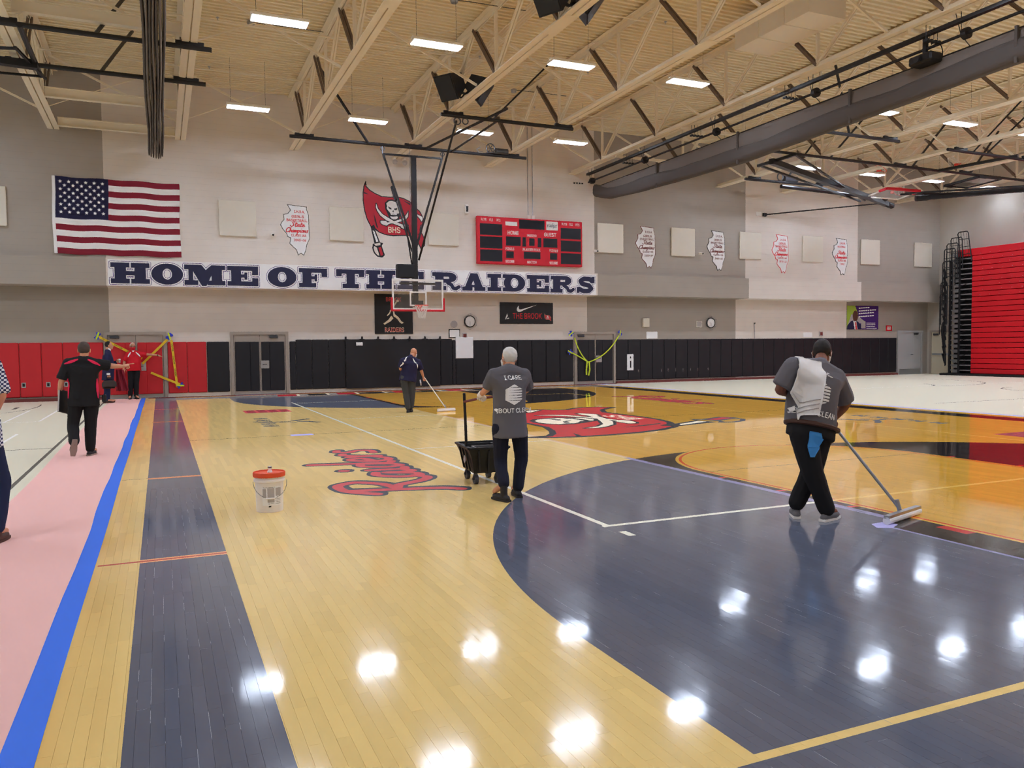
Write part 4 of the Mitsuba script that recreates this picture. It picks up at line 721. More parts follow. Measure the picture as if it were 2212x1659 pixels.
t = thing('shot_clock', 'black shot clock box above the backboard beside the mast', 'shot clock'); put('case', cbx(7.4, 8.02, BYF + .0, BYF + .25, 3.97, 4.43, .02), 'm_black', t); put('face', bx(7.44, 7.98, BYF - .006, BYF, 4.01, 4.39), 'm_screen', t)
def ceil_frame(lab, pipes, braces, extra=()):
    t = thing('ceiling_gantry', lab, 'ceiling gantry')
    for (a, b, r) in pipes: put('pipe', tube([a, b], r, 10), 'm_blacksteel', t)
    for (a, b) in braces: put('brace', bar(a, b, .07, .05), 'm_blacksteel', t)
    for (x, y) in extra: put('beam_clamp', bx(x - .3, x + .3, y - .04, y + .04, 8.42, 8.52), 'm_black', t)
    return t
t = ceil_frame('black pipe frame under the roof that carries the lowered basket', [((3.98, 26.5, 8.4), (12.3, 26.5, 8.4), .055), ((7.7, 22.45, 8.4), (12.05, 22.45, 8.4), .055), ((8.5, 26.5, 8.4), (9.3, 21.3, 8.42), .04), ((9.45, 26.5, 8.38), (9.5, 22.45, 8.4), .035)],
        [((6.48, 26.4, 8.4), (4.75, 25.2, 10.2)), ((9.31, 22.4, 8.4), (11.1, 22.2, 10.2))], [(4.44, 26.5), (8.08, 26.5), (11.72, 26.5), (8.08, 22.45), (11.72, 22.45)])
t = thing('basket_winch', 'grey winch with pulley wheel on the pipe right of the lowered basket', 'winch'); wc = V3([11.05, 26.45, 8.52])
put('wheel', join([ring(wc + V3([-.15, 0, .1]), .16, ex, ez, .02, 20)] + [bar(wc + V3([-.15, 0, .1]), wc + V3([-.15 + .15 * math.cos(a), 0, .1 + .15 * math.sin(a)]), .02, .02) for a in np.arange(6) * math.pi / 3]), 'm_darksteel', t)
put('motor', tube([wc + V3([.05, 0, .03]), wc + V3([.5, 0, .03])], .1, 12), 'm_darksteel', t); put('bracket', cbx(10.75, 11.6, 26.4, 26.6, 8.44, 8.48, .01), 'm_darksteel', t); put('hook', tube([(10.5, 26.45, 8.62), (10.38, 26.45, 8.55), (10.45, 26.45, 8.45), (10.6, 26.45, 8.46)], .03, 6), 'm_steel', t)
t = thing('frame_pulley', 'small pulley wheels hung from the rear pipe above the basket', 'pulley'); put('wheel', join([ring(V3([8.2, 22.45, 8.25]), .1, ex, ez, .02, 16), ring(V3([8.45, 22.45, 8.27]), .09, ex, ez, .02, 16)]), 'm_darksteel', t)
t = ceil_frame('black pipe frame under the roof in the top left corner of the photo', [((-3.6, 19.66, 8.4), (1.26, 19.66, 8.4), .055), ((-3.6, 22.23, 8.4), (1.26, 22.23, 8.4), .055), ((-2.5, 19.6, 8.38), (-2.5, 22.9, 8.36), .06)], [((-1.1, 19.66, 8.4), (-.42, 21.5, 10.2)), ((-1.15, 22.23, 8.4), (-.45, 24.2, 10.2))], [(.8, 19.66), (.8, 22.23), (-2.84, 19.66), (-2.84, 22.23)])
t = thing('folded_mast', 'black folded basket mast cut by the left edge under the roof', 'basket mast')
put('mast', bar((-4.6, 21.7, 8.28), (-2.45, 21.9, 8.28), .2, .16), 'm_black', t); put('arm', bar((-3.9, 21.2, 8.3), (-2.75, 20.9, 8.3), .07, .05), 'm_black', t); put('arm', bar((-4.6, 22.9, 8.3), (-2.4, 22.75, 8.3), .05, .05), 'm_black', t); put('arm', bar((-2.75, 20.8, 8.3), (-2.4, 22.9, 8.3), .06, .05), 'm_black', t)
ceil_frame('black pipe frame behind the long divider curtain that carries the folded basket', [((22.2, 26.45, 8.4), (26.3, 26.4, 8.4), .055), ((18.9, 19.7, 8.4), (23.05, 19.7, 8.4), .055), ((22.9, 22.4, 8.4), (27.9, 22.4, 8.4), .055), ((17.9, 22.3, 8.4), (22.9, 22.4, 8.4), .05)],
        [((20.8, 19.7, 8.4), (19.0, 18.6, 10.2)), ((24.2, 26.4, 8.4), (25.7, 26.2, 10.2)), ((22.7, 22.4, 8.4), (24.4, 22.2, 10.2)), ((26.9, 22.4, 8.4), (28.5, 22.2, 10.2))], [(22.64, 26.4), (26.28, 26.4), (18.96, 19.7), (22.64, 19.7), (26.28, 22.4)])
ceil_frame('black pipe frame under the roof near the right edge of the photo', [((25.6, 19.85, 8.4), (30.4, 19.9, 8.4), .055), ((27.9, 22.4, 8.4), (33.8, 22.4, 8.4), .05), ((28.4, 22.4, 8.4), (29.0, 19.6, 8.42), .06)], [((27.6, 19.85, 8.4), (28.7, 18.4, 10.2)), ((30.2, 22.4, 8.4), (31.6, 22.2, 10.2)), ((26.9, 19.85, 8.4), (28.2, 18.9, 10.2))], [(26.28, 19.85), (29.92, 19.85), (29.92, 22.4)])
def folded_hoop(lab, m0, m1, bc, ux, uy, rims, padm):
    t = thing('folded_hoop', lab, 'basketball hoop'); m0, m1, bc, ux, uy = (V3(q, float) for q in (m0, m1, bc, ux, uy)); ux /= np.linalg.norm(ux); uy /= np.linalg.norm(uy); nz = np.cross(ux, uy)
    put('mast', bar(m0, m1, .2, .2), 'm_blacksteel', t)
    for s in (-1, 1): put('arm', bar(m0 + V3([.3, s * .9, .05]), m1 + V3([-1.5, s * .12, .05]), .07, .07), 'm_blacksteel', t)
    put('cross_arm', bar(m0 + V3([.25, -1.0, .06]), m0 + V3([.25, 1.0, .06]), .1, .1), 'm_blacksteel', t)
    put('mast_end', tube([m1, m1 + .5 * (m1 - m0) / np.linalg.norm(m1 - m0)], .13, 12), 'm_black', t)
    Q = lambda a, b, c=0.: bc + a * ux + b * uy + c * nz
    put('glass', bar(Q(0, -.5), Q(0, .5), 1.7, .012, tuple(nz)), 'm_glass', t)
    put('board_frame', join([bar(Q(-.9, -.53), Q(-.9, .53), .06, .05, tuple(nz)), bar(Q(.9, -.53), Q(.9, .53), .06, .05, tuple(nz)), bar(Q(-.9, -.53), Q(.9, -.53), .06, .05, tuple(nz)), bar(Q(-.9, .53), Q(.9, .53), .06, .05, tuple(nz))]), 'm_blacksteel' if padm == 'm_black' else 'm_white', t)
    put('edge_padding', join([bar(Q(-.93, -.57), Q(.93, -.57), .1, .09, tuple(nz)), bar(Q(-.93, -.57), Q(-.93, -.2), .09, .09, tuple(nz)), bar(Q(.93, -.57), Q(.93, -.2), .09, .09, tuple(nz))]), padm, t)
    for (c, dn) in rims:
        c = V3(c, float); dn = V3(dn, float); dn /= np.linalg.norm(dn); u_, v_, _ = frame_of(dn)
        put('rim', join([ring(c, .23, u_, v_), bar(c + .23 * u_, c + .36 * u_, .14, .1)]), 'm_rim', t); put('net', net_mesh(c, .225, dn, u_, v_, 10), 'm_net', t)
folded_hoop('folded-up glass backboard with red padding hung flat under the roof on the right', (20.4, 22.9, 8.2), (30.2, 26.4, 7.86), (29.0, 25.1, 8.0), (1, -.05, 0), (.0, 1, -.15), [((30.0, 25.6, 8.28), (.6, .2, .75)), ((26.3, 23.3, 8.5), (.5, -.3, .8))], 'm_red')
folded_hoop('folded-up black backed basket under the roof at the right edge of the photo', (34.8, 22.6, 8.2), (30.9, 24.9, 7.95), (31.2, 23.0, 8.25), (.2, 1, 0), (1, -.2, -.05), [((29.6, 22.6, 8.7), (-.3, .3, .9))], 'm_black')
t = thing('basket_winch', 'dark winch on the pipe of the folded basket behind the long curtain', 'winch'); put('motor', tube([(24.2, 26.4, 8.55), (24.9, 26.4, 8.55)], .12, 10), 'm_darksteel', t); put('wheel', ring(V3([24.0, 26.4, 8.6]), .15, ex, ez, .025, 16), 'm_darksteel', t); put('slide_tube', tube([(23.6, 25.9, 8.1), (29.8, 26.1, 8.02)], .08, 10), 'm_blacksteel', t)

# ---------------------------------------------------------------- folded bleachers on the right
t = thing('bleachers', 'tall folded red bleacher bank along the right side wall', 'bleachers')
BX, ROWH, NR = 35.72, .2455, 24
red_row = shared(join([cbx(BX, BX + .35, -3.0, 26.3, .012, ROWH - .012, .012)]), 'm_bleachred')
for k in range(NR):
    z = .10 + k * ROWH
    if k < 15: put('seat_row', red_row, None, t, xf=XF().translate([0, 0, z]))
    else:
        r = put('seat_row', red_row if k < 23 else shared(cbx(BX + .0, BX + .5, -3.0, 27.05, .012, ROWH + .1, .012), 'm_bleachred'), None, t, xf=XF().translate([0, 0, z]))
        put('bolt_heads', shared(join([bx(BX - .006, BX + .004, y - .012, y + .012, ROWH * .3, ROWH * .3 + .02) for y in np.arange(20.0 + .12 * (k % 2), 26.2, .48)]), 'm_paper'), None, r, xf=XF().translate([0, 0, z]), kind='stuff')
    put('step_end', shared(join([cbx(BX + .02, BX + .75, 26.32, 27.55, .0, .055, .008), bx(BX + .05, BX + .1, 27.0, 27.3, -.1, .0)]), 'm_steel'), None, t, xf=XF().translate([0, 0, z + .12]))
put('base', bx(BX - .28, BX + .8, -3.0, 27.75, 0, .1), 'm_black', t)
put('backing', bx(BX + .42, X1 - .02, -3.0, 27.5, .1, 5.9), 'm_black', t)
for y, z1 in ((26.95, 6.05), (27.45, 5.6)): put('end_post', bx(BX + .0, BX + .09, y - .05, y + .05, .1, z1), 'm_black', t)
def rail(y0, w, z0, z1, x=BX - .08, lean=0.):
    p = [(x, y0, z0), (x, y0 + lean, z1 - .08), (x, y0 + lean - .06, z1), (x, y0 + lean - w + .06, z1), (x, y0 + lean - w, z1 - .08), (x, y0 - w, z0)]
    return join([tube(p, .024, 8)] + [tube([(x, y0 + lean * s, z0 + (z1 - z0) * s), (x, y0 - w + lean * s, z0 + (z1 - z0) * s)], .016, 6) for s in (.25, .5, .75)] + [tube([(x, y0 - w * q, z0 + .1), (x, y0 - w * q + lean * .9, z1 - .02)], .007, 4) for q in (.25, .5, .75)])
for k, (y0, w, z0, z1, ln) in enumerate(((26.85, .55, 5.5, 6.95, .2), (27.35, .6, 5.2, 6.7, .05), (27.6, .6, 4.8, 6.45, .0), (27.72, .6, 4.4, 6.2, 0), (27.78, .55, 3.2, 5.6, 0), (27.85, .35, 2.5, 4.6, .0), (27.88, .35, 2.0, 4.0, .0))):
    put('guard_rail', rail(y0, w, z0, z1, BX - .03 - .02 * k, ln), 'm_black', t)
for k in range(12):
    z = .6 + .38 * k; put('hinge_arm', join([bar((BX - .06, 27.62, z), (BX - .05, 27.76, z + .45), .10, .06), bar((BX + .05, 27.0, z - .1), (BX + .03, 26.6, z + .02), .05, .03)]), 'm_black', t)
put('lean_panel', hullpts([(BX - .06, 27.62, .45), (BX - .04, 27.66, .45), (BX - .1, 27.78, 2.6), (BX - .04, 27.9, 2.2), (BX - .04, 27.68, 2.7), (BX + .02, 27.62, .5)]), 'm_black', t)
# ---------------------------------------------------------------- painted lettering and emblems on the floor
def floor_word(pl_, x_base, y0, turn=False, d=.0009):    # local right = +y, local up = -x (turned half round for the other side)
    v, f = ext(pl_, d)
    p = np.c_[x_base - v[:, 1], y0 + v[:, 0], v[:, 2] - .0002]
    if turn: p = np.c_[2 * CX - p[:, 0], 2 * YM - p[:, 1], p[:, 2]]
    return p, f
def paint(nm, pl_, xb, y0, m, lab=None, d=.0009, turn=False): return put(nm, floor_word(pl_, xb, y0, turn, d), m, 'floor', label=lab)
rw, rlen = script('Raiders', .58, .062, .12)
b = rw.bounds; rw = affinity.scale(affinity.translate(rw, -b[0], 0), 4.15 / (b[2] - b[0]), 1, origin=(0, 0))
for tn in (False, True):
    where = 'left of the cart' if not tn else 'far right behind the pirate emblem'
    paint('script_outline', unary_union([rw.buffer(.05), affinity.translate(rw, .05, -.04).buffer(.03)]), 2.98, 8.25, 'm_vinylgrey' if not tn else 'm_brownbase', f'dark outline of the script word Raiders on the floor {where}', .0008, tn)
    paint('script_word', rw, 2.98, 8.25, 'm_script' if not tn else 'm_logored', f'red script word Raiders painted on the floor {where}', .0013, tn)
    bt = Polygon([(0, 0), (0, .3), (.30, .3), (.30, 0)])
    g = unary_union([Polygon([(a + .0, 0), (a + .10, 0), (a + .10, .3), (a, .3)]) for a in np.concatenate([[k * .48, k * .48 + .18] for k in range(5)])] + [sbox(k * .48, .12, k * .48 + .28, .18) for k in range(5)])
    paint('small_letters', g, 2.21, 16.9, 'm_vinylgrey', None, .0009, tn)
    paint('player_silhouette', affinity.scale(JUMP, 1.15, 1.15, origin=(0, 0)), 3.1, 17.4, 'm_vinylgrey', None, .0009, tn)
    blk = unary_union([sbox(k * .13, j * .27 + .05, k * .13 + .09, j * .27 + .25) for k in range(7) for j in range(4)])
    paint('red_block', sbox(-.02, .0, .92, 1.12), 3.03, 20.78, 'm_script' if not tn else 'm_logored', None, .0008, tn); paint('block_letters', blk, 3.03, 20.78, 'm_darkred', None, .0012, tn)
def fl_emblem(m):
    v, f = m; return np.c_[11.4 - 1.75 * v[:, 1], 12.25 + 2.2 * v[:, 0], v[:, 2] * .12 + .0001], f
for nm, pl_, m, d in (('emblem_outline', E_OUT.buffer(.03), 'm_logoblack', .008), ('emblem_blade', E_BLADE, 'm_logoblack', .008), ('emblem_blade_face', E_BLW, 'm_bone', .011), ('emblem_guard', E_GUARD, 'm_vinylgrey', .008), ('emblem_grip', E_GRIP, 'm_logored', .011), ('emblem_field', E_RED, 'm_floorred', .011), ('emblem_folds', E_FOLD, 'm_logoblack', .014),
        ('emblem_shade', unary_union([E_HEADBLK, E_SW.buffer(.035)]), 'm_logoblack', .015), ('emblem_swords', E_SW, 'm_bone', .019), ('emblem_skull', E_SKULL, 'm_bone', .018), ('emblem_face', E_FACE, 'm_logoblack', .022)):
    put(nm, fl_emblem(ext(pl_, d)), m, 'floor')
tv = txt('BHS', .235, .0025, True, .53); put('emblem_letters', fl_emblem(mv(tv, t=(1.06, 1.07, .015))), 'm_bone', 'floor')
for k in range(9):                                # lettering strip along the far end of the court, too flat to read from here
    x = 3.6 + k * 1.02
    put('end_lettering', mv(ext(Polygon([(x, 27.75), (x + .62, 27.75), (x + .72, 28.75), (x + .1, 28.75)]), .0011)), 'm_logored' if k % 2 == 0 else 'm_logoblack', 'floor')
    put('end_lettering', mv(ext(Polygon([(x + .64, 27.75), (x + .74, 27.75), (x + .84, 28.75), (x + .74, 28.75)]), .0013)), 'm_bone', 'floor')

# ---------------------------------------------------------------- bucket
t = thing('bucket', 'white plastic bucket with an orange lid standing on the wooden floor', 'bucket'); bxc, byc = .94, 8.04
put('body', lathe([(.001, 0), (.122, 0), (.126, .006), (.133, .29), (.147, .295), (.147, .315), (.135, .32), (.137, .345), (.147, .35), (.147, .362), (.001, .364)], 48, (bxc, byc, 0)), 'm_bucket', t, smooth=35)
put('lid', lathe([(.150, .340), (.153, .345), (.153, .378), (.149, .384), (.142, .384), (.138, .372), (.001, .372)], 48, (bxc, byc, 0)), 'm_orange', t, smooth=35)
sp = put('spout', lathe([(.026, .37), (.024, .385), (.017, .39), (.016, .43), (.001, .435)], 20, (bxc + .01, byc + .02, 0)), 'm_white', t, smooth=35)
put('spout_ring', lathe([(.018, .415), (.019, .418), (.019, .424), (.018, .427)], 20, (bxc + .01, byc + .02, 0)), 'm_greyline', sp)
def around(pl, r0, z0, r1, z1, a0, d=.002):      # wraps a flat label on the bucket: local x = arc length, y = height
    v, f = ext(pl, d); v, f = trimesh.remesh.subdivide_to_size(v, f, .015); v = np.asarray(v)
    z = v[:, 1]; r = r0 + (r1 - r0) * (z - z0) / (z1 - z0) + v[:, 2]; a = a0 + v[:, 0] / .13
    return np.c_[bxc + r * np.cos(a), byc + r * np.sin(a), z], f
A0_ = -math.pi / 2 + .12
lb = put('label', around(sbox(-.10, .07, .09, .25), .1262, 0, .133, .29, A0_, .0012), 'm_paper', t)
for (x0, x1, z0, z1) in ((-.095, -.06, .15, .235), (-.05, .015, .10, .24), (.025, .085, .16, .24)): put('text_block', around(sbox(x0, z0, x1, z1), .1262, 0, .133, .29, A0_, .0018), 'm_labelgrey', lb)
put('text_lines', join([around(sbox(-.045 + .07 * q, z, .012 + .07 * q, z + .004), .1262, 0, .133, .29, A0_, .0018) for q in (0, 1) for z in (.085, .10, .115, .13)] + [around(sbox(-.09, .243, .02, .247), .1262, 0, .133, .29, A0_, .0018)]), 'm_greyline', lb)
put('barcode', around(sbox(-.04, .055, -.018, .068), .1262, 0, .133, .29, A0_, .002), 'm_black', t)
put('wire_handle', tube([(bxc + .158 * math.cos(a), byc - .05 - .02 * math.sin(a) - .09 * math.sin(a), .30 - .155 * math.sin(a)) for a in np.linspace(0, math.pi, 26)], .0022, 6), 'm_darksteel', t)
put('handle_grip', tube([(bxc - .055, byc - .162, .147), (bxc + .035, byc - .162, .145)], .008, 10), 'm_white', t)

# ---------------------------------------------------------------- cart with handle
t = thing('cart', 'black plastic tub cart on casters with a tall handle, pushed by the grey haired man', 'cart')
ca = -.12; ccx, ccy = 3.44, 8.72
def CP(a, b, z): return V3([ccx + a * math.cos(ca) - b * math.sin(ca), ccy + a * math.sin(ca) + b * math.cos(ca), z])
def ringq(w, l, z): return [CP(-w, -l, z), CP(w, -l, z), CP(w, l, z), CP(-w, l, z)]
outer = [ringq(.16, .24, .13), ringq(.19, .28, .30), ringq(.24, .33, .42)]; inner = [ringq(.17, .26, .42), ringq(.14, .22, .16)]
v = V3([p for r_ in outer + inner for p in r_]); f = []
for k in range(len(outer + inner) - 1):
    for q in range(4):
        a, b = k * 4 + q, k * 4 + (q + 1) % 4; f += [[a, b, b + 4], [a, b + 4, a + 4]]
f += [[0, 2, 1], [0, 3, 2], [16, 17, 18], [16, 18, 19]]
put('tub', (v, V3(f)), 'm_black', t)
put('tub_rim', join([bar(p, q, .035, .022) for p, q in zip(ringq(.235, .325, .425), ringq(.235, .325, .425)[1:] + ringq(.235, .325, .425)[:1])]), 'm_black', t)
put('rib', join([bar(CP(s, -.27 - .01, .15), CP(s * 1.2, -.32, .40), .02, .02) for s in (-.1, .0, .1)] + [bar(CP(-.18, s, .15), CP(-.235, s, .40), .02, .02) for s in (-.15, .0, .15)]), 'm_blacksteel', t)
put('badge', mv(hullpts([CP(-.185 - .028, -.02 + .05 * math.cos(a), .27 + .045 * math.sin(a)) - V3([.004 * s, 0, 0]) for a in np.arange(12) * math.pi / 6 for s in (0, 1)])), 'm_labelgrey', t)
put('wringer_insert', join([bar(CP(-.12, -.15, .40), CP(.15, -.15, .40), .02, .02), bar(CP(-.12, .0, .41), CP(.15, .02, .41), .02, .02), bar(CP(-.1, -.15, .40), CP(-.12, .0, .41), .02, .02)]), 'm_steel', t)
for (a, b) in ((-.13, -.2), (.13, -.2), (-.13, .2), (.13, .2)):
    p = CP(a, b, .05); c_ = put('caster', join([bar(p + V3([0, 0, .08]), p + V3([-.03, 0, 0]), .02, .03), bar(p + V3([0, 0, .08]), p + V3([.03, 0, 0]), .02, .03)]), 'm_darksteel', t)
    put('wheel', tube([p + V3([-.02, 0, 0]), p + V3([.02, 0, 0])], .05, 18), 'm_vinylgrey', c_)
hp = CP(-.215, -.12, .36)
put('handle_post', tube([hp, hp + V3([-.01, -.01, .3]), hp + V3([-.035, -.04, .69])], .016, 10), 'm_black', t)
put('handle_bar', tube([hp + V3([-.03, -.03, .59]), (3.19, 8.2, 1.005), (3.32, 8.08, 1.03), (3.60, 8.08, 1.03)], .014, 10), 'm_brownbase', t)

# ---------------------------------------------------------------- floor finish applicators (mops)
def mop(lab, foot, top, h0, h1, mp):
    t = thing('mop', lab, 'mop'); foot, top, h0, h1 = (V3(q, float) for q in (foot, top, h0, h1))
    put('pole', tube([foot + V3([0, 0, .075]), top], .0135, 12), mp, t)
    put('head_bar', bar(h0 + V3([0, 0, .065]), h1 + V3([0, 0, .065]), .05, .03), 'm_steel' if mp == 'm_steel' else 'm_white', t)
    put('applicator', tube([h0 + V3([0, 0, .034]), h0 * .5 + h1 * .5 + V3([0, 0, .034]), h1 + V3([0, 0, .034])], .034, 14), 'm_mophead', t)
    put('joint', tube([foot + V3([0, 0, .05]), foot + V3([0, 0, .12]) + .05 * (top - foot)], .02, 10), 'm_steel', t)
mop('grey metal handled floor mop with a white applicator bar, held by the man with the towel', (6.06, 5.12, 0), (5.64, 5.56, .88), (5.72, 4.97, 0), (6.34, 5.16, 0), 'm_steel')
mop('white handled floor mop pushed by the bald man', (6.47, 18.80, 0), (5.93, 19.06, .95), (6.22, 18.70, 0), (6.70, 18.78, 0), 'm_white')
put('finish_puddle', mv(ext(Polygon([(5.58, 4.93), (5.66, 4.88), (5.8, 4.95), (5.78, 5.04), (5.64, 5.03)]).buffer(.02), .0012), t=(0, 0, .0002)), 'm_violet', label='small bluish puddle of wet floor finish at the end of the grey mop', cat='puddle')

# ---------------------------------------------------------------- people
def sph(c, r, n=10):
    ts, ps = np.linspace(0, math.pi, n // 2 + 2), np.arange(n) * 2 * math.pi / n
    return [(c[0] + r * math.sin(a) * math.cos(b), c[1] + r * math.sin(a) * math.sin(b), c[2] + r * math.cos(a)) for a in ts for b in ps]
def H(pts): return m3.Manifold.hull_points(np.asarray(pts, float))
def bone(a, ra, b, rb): return H(sph(a, ra) + sph(b, rb))
def uni(ms): return m3.Manifold.batch_boolean(ms, m3.OpType.Add)
def soften(man, edge, it=10, wr=0.0, fr=9.0, seed=0):
    m = man.refine_to_length(edge).to_mesh(); tm = trimesh.Trimesh(m.vert_properties[:, :3], m.tri_verts, process=True)
    v0 = np.array(tm.vertices); trimesh.smoothing.filter_laplacian(tm, .5, max(2, it // 2), volume_constraint=False)
    dv_ = np.array(tm.vertices) - v0; ln = np.linalg.norm(dv_, axis=1, keepdims=True); v = v0 + dv_ * np.minimum(1, .012 / np.maximum(ln, 1e-9)); tm.vertices = v
    f = np.array(tm.faces)
    if wr:
        nn = np.array(tm.vertex_normals); q = v * V3([fr, fr, fr * .55]) + seed
        v = v + nn * ((meshkit.fbm(q, 3, seed) - .5) * 2 * wr)[:, None] - nn * wr * .2
    return v, f
def to_man(vf): return m3.Manifold(m3.Mesh(np.asarray(vf[0], np.float32), np.asarray(vf[1], np.uint32)))
def nrm(a): a = V3(a, float); return a / (np.linalg.norm(a) + 1e-12)
def ellip(c, ax, r, n=18):
    ts, ps = np.linspace(0, math.pi, n // 2 + 1), np.arange(n) * 2 * math.pi / n
    return [V3(c) + r[0] * math.sin(a) * math.cos(b) * ax[0] + r[1] * math.sin(a) * math.sin(b) * ax[1] + r[2] * math.cos(a) * ax[2] for a in ts for b in ps]
def hand(wr, tip, palm_n, side, pose, s=1.0, infl=0.0):
    """palm, four unequal fingers and a thumb; palm_n: out of the palm; side: +1 right hand, -1 left hand"""
    d = nrm(V3(tip) - V3(wr)); pn = V3(palm_n, float); pn = nrm(pn - d * (pn @ d)); th = nrm(np.cross(d, pn)) * side
    w = V3(wr); P = lambda a, b, c: w + s * (a * d + b * th + c * pn)
    parts = [H(sph(P(.0, 0, 0), .026 * s + infl, 8) + sph(P(.045, .026, 0), .015 * s + infl, 8) + sph(P(.05, -.028, 0), .014 * s + infl, 8) + sph(P(.088, .03, 0), .012 * s + infl, 8) + sph(P(.082, -.032, 0), .011 * s + infl, 8))]
    L = [(.030, .042, .027, .022), (.010, .046, .030, .023), (-.011, .042, .028, .022), (-.031, .033, .021, .019)]
    curl = {'grip': (80, 80, 50), 'relax': (22, 28, 18), 'flat': (5, 6, 4)}
    for k, (b, l0, l1, l2) in enumerate(L):
        c = (4, 4, 2) if pose == 'point' and k == 0 else curl['grip'] if pose in ('point', 'grip') else curl[pose]
        p, a, r = P(.085 - .004 * abs(k - 1), b, 0), 0, .0085 * s + infl
        for l, cc in zip((l0, l1, l2), c):
            a += math.radians(cc); q = p + s * l * (math.cos(a) * d + math.sin(a) * pn) + th * s * b * .05; parts.append(bone(p, r, q, r * .92)); p, r = q, r * .92
    a0 = P(.022, .028, .004)
    if pose in ('grip', 'point'): j = [a0, P(.045, .052, .022), P(.066, .046, .046), P(.072, .022, .056)]
    else: j = [a0, P(.045, .058, .012), P(.07, .070, .018), P(.092, .074, .02)]
    for p, q, r in zip(j[:-1], j[1:], (.0115, .010, .009)): parts.append(bone(p, r * s + infl, q, r * .93 * s + infl))
    return soften(uni(parts), .0065, 4)
def person(key, label, J, face, fwd, skin='m_skin', shirt=None, pants='m_blackcloth', shoes=('m_shoe', 'm_sole'), hair=None, bulk=1.0, belly=0.0, hands=('relax', 'relax'), palms=((0, 1, 0), (0, 1, 0)), sleeve=.92, hem=.08, hs=1.0, mask=None, glasses=False, seed=1, cut=0.0, tilt=0.0):
    t = thing(key, label, 'person'); J = {k: V3(v, float) for k, v in J.items()}
    fwd = nrm(fwd); side = nrm(np.cross(fwd, ez)); hipc = (J['hipL'] + J['hipR']) / 2; shc = (J['shL'] + J['shR']) / 2
    upv = nrm(J['neck'] - hipc); fw = nrm(fwd - upv * (fwd @ upv)); sd = np.cross(fw, upv)
    hw = abs((J['shR'] - J['shL']) @ sd) / 2; hw = max(hw, .155 * hs)
    def sec(c, w, d, lift=0.0, off=0.0):
        return [c + lift * upv + off * fw + w * math.cos(a) * sd + d * math.sin(a) * fw for a in np.arange(20) * math.pi / 10]
    def torso(g, top=True, low=0.0):
        mid = lambda q: hipc * (1 - q) + shc * q
        S_ = [sec(hipc, .168 * bulk * hs + g * 1.4, .12 * bulk * hs + g * 1.8, -.05 - low, 0), sec(mid(.10), .168 * bulk * hs + g, .118 * bulk * hs + g + belly * .5, 0, belly * .5), sec(mid(.42), .150 * bulk * hs + g + belly * .3, .108 * bulk * hs + g + belly, 0, belly * .6), sec(mid(.75), (.165 * bulk) * hs + g, .118 * bulk * hs + g, 0, -.005), sec(mid(.93), max(hw - .02, .16 * hs) + g, .10 * bulk * hs + g, 0, -.015)]
        ms = [H(a + b) for a, b in zip(S_[:-1], S_[1:])]
        if top: ms.append(H(sph(J['shL'] - .02 * upv, .062 * hs * bulk + g) + sph(J['shR'] - .02 * upv, .062 * hs * bulk + g) + sph(shc * .35 + J['neck'] * .65 - .015 * fw, .062 * hs + g))); ms.append(H(S_[3] + sph(J['shL'] - .02 * upv, .06 * hs * bulk + g) + sph(J['shR'] - .02 * upv, .06 * hs * bulk + g)))
        return ms
    # head, looking along `face`
    face = nrm(face); hu = nrm(ez * 1.0 - face * (face @ ez) + 0); hr = np.cross(face, hu); c = J['head']; ax = (hr, face, hu); k_ = hs
    hp = lambda a, b, z: c + k_ * (a * hr + b * face + z * hu)
    head = [H(ellip(hp(0, -.012, .025), ax, (.076 * k_, .096 * k_, .092 * k_))), H(ellip(hp(0, .022, -.03), ax, (.062 * k_, .07 * k_, .085 * k_))), H(sph(hp(0, .075, -.095), .02 * k_) + sph(hp(.032, .05, -.085), .018 * k_) + sph(hp(-.032, .05, -.085), .018 * k_) + sph(hp(0, .07, -.04), .03 * k_)), H(sph(hp(0, .088, .012), .009 * k_) + sph(hp(0, .108, -.028), .012 * k_) + sph(hp(.013, .092, -.034), .009 * k_) + sph(hp(-.013, .092, -.034), .009 * k_)), H(sph(hp(.02, .088, -.062), .008 * k_) + sph(hp(-.02, .088, -.062), .008 * k_) + sph(hp(0, .093, -.062), .009 * k_))]
    for s in (-1, 1): head.append(H(ellip(hp(s * .079, -.008, -.008), (nrm(face * s * .35 + hr), face, hu), (.010 * k_, .021 * k_, .033 * k_))))
    head = soften(uni(head), .014 * k_, 3)
    arms = []
    for s in 'LR':
        arms += [bone(J['sh' + s], .046 * hs * bulk, J['el' + s], .040 * hs * bulk), bone(J['el' + s], .040 * hs * bulk, J['wr' + s], .028 * hs)]
    legs = []
    for s in 'LR':
        legs += [bone(J['hip' + s], .072 * hs * bulk, J['kn' + s], .050 * hs * bulk), bone(J['kn' + s], .050 * hs * bulk, J['an' + s], .036 * hs), bone(J['an' + s], .036 * hs, J['to' + s] + V3([0, 0, .03]), .03 * hs)]
    neckm = H(sph(hp(0, -.03, -.05), .056 * k_) + sph(J['neck'] - .01 * upv, .062 * k_))
    body = soften(uni(torso(-.022) + arms + legs + [neckm]), .03, 8)
    hv = [hand(J['wr' + s], J['tip' + s], palms[i], 1 if s == 'R' else -1, hands[i], hs) for i, s in enumerate('LR')]
    full = uni([to_man(body), to_man(head)] + [to_man(h) for h in hv]).to_mesh()
    put('body', (full.vert_properties[:, :3], full.tri_verts), skin, t, smooth=50)
    # clothing
    sg = .020
    sl = []
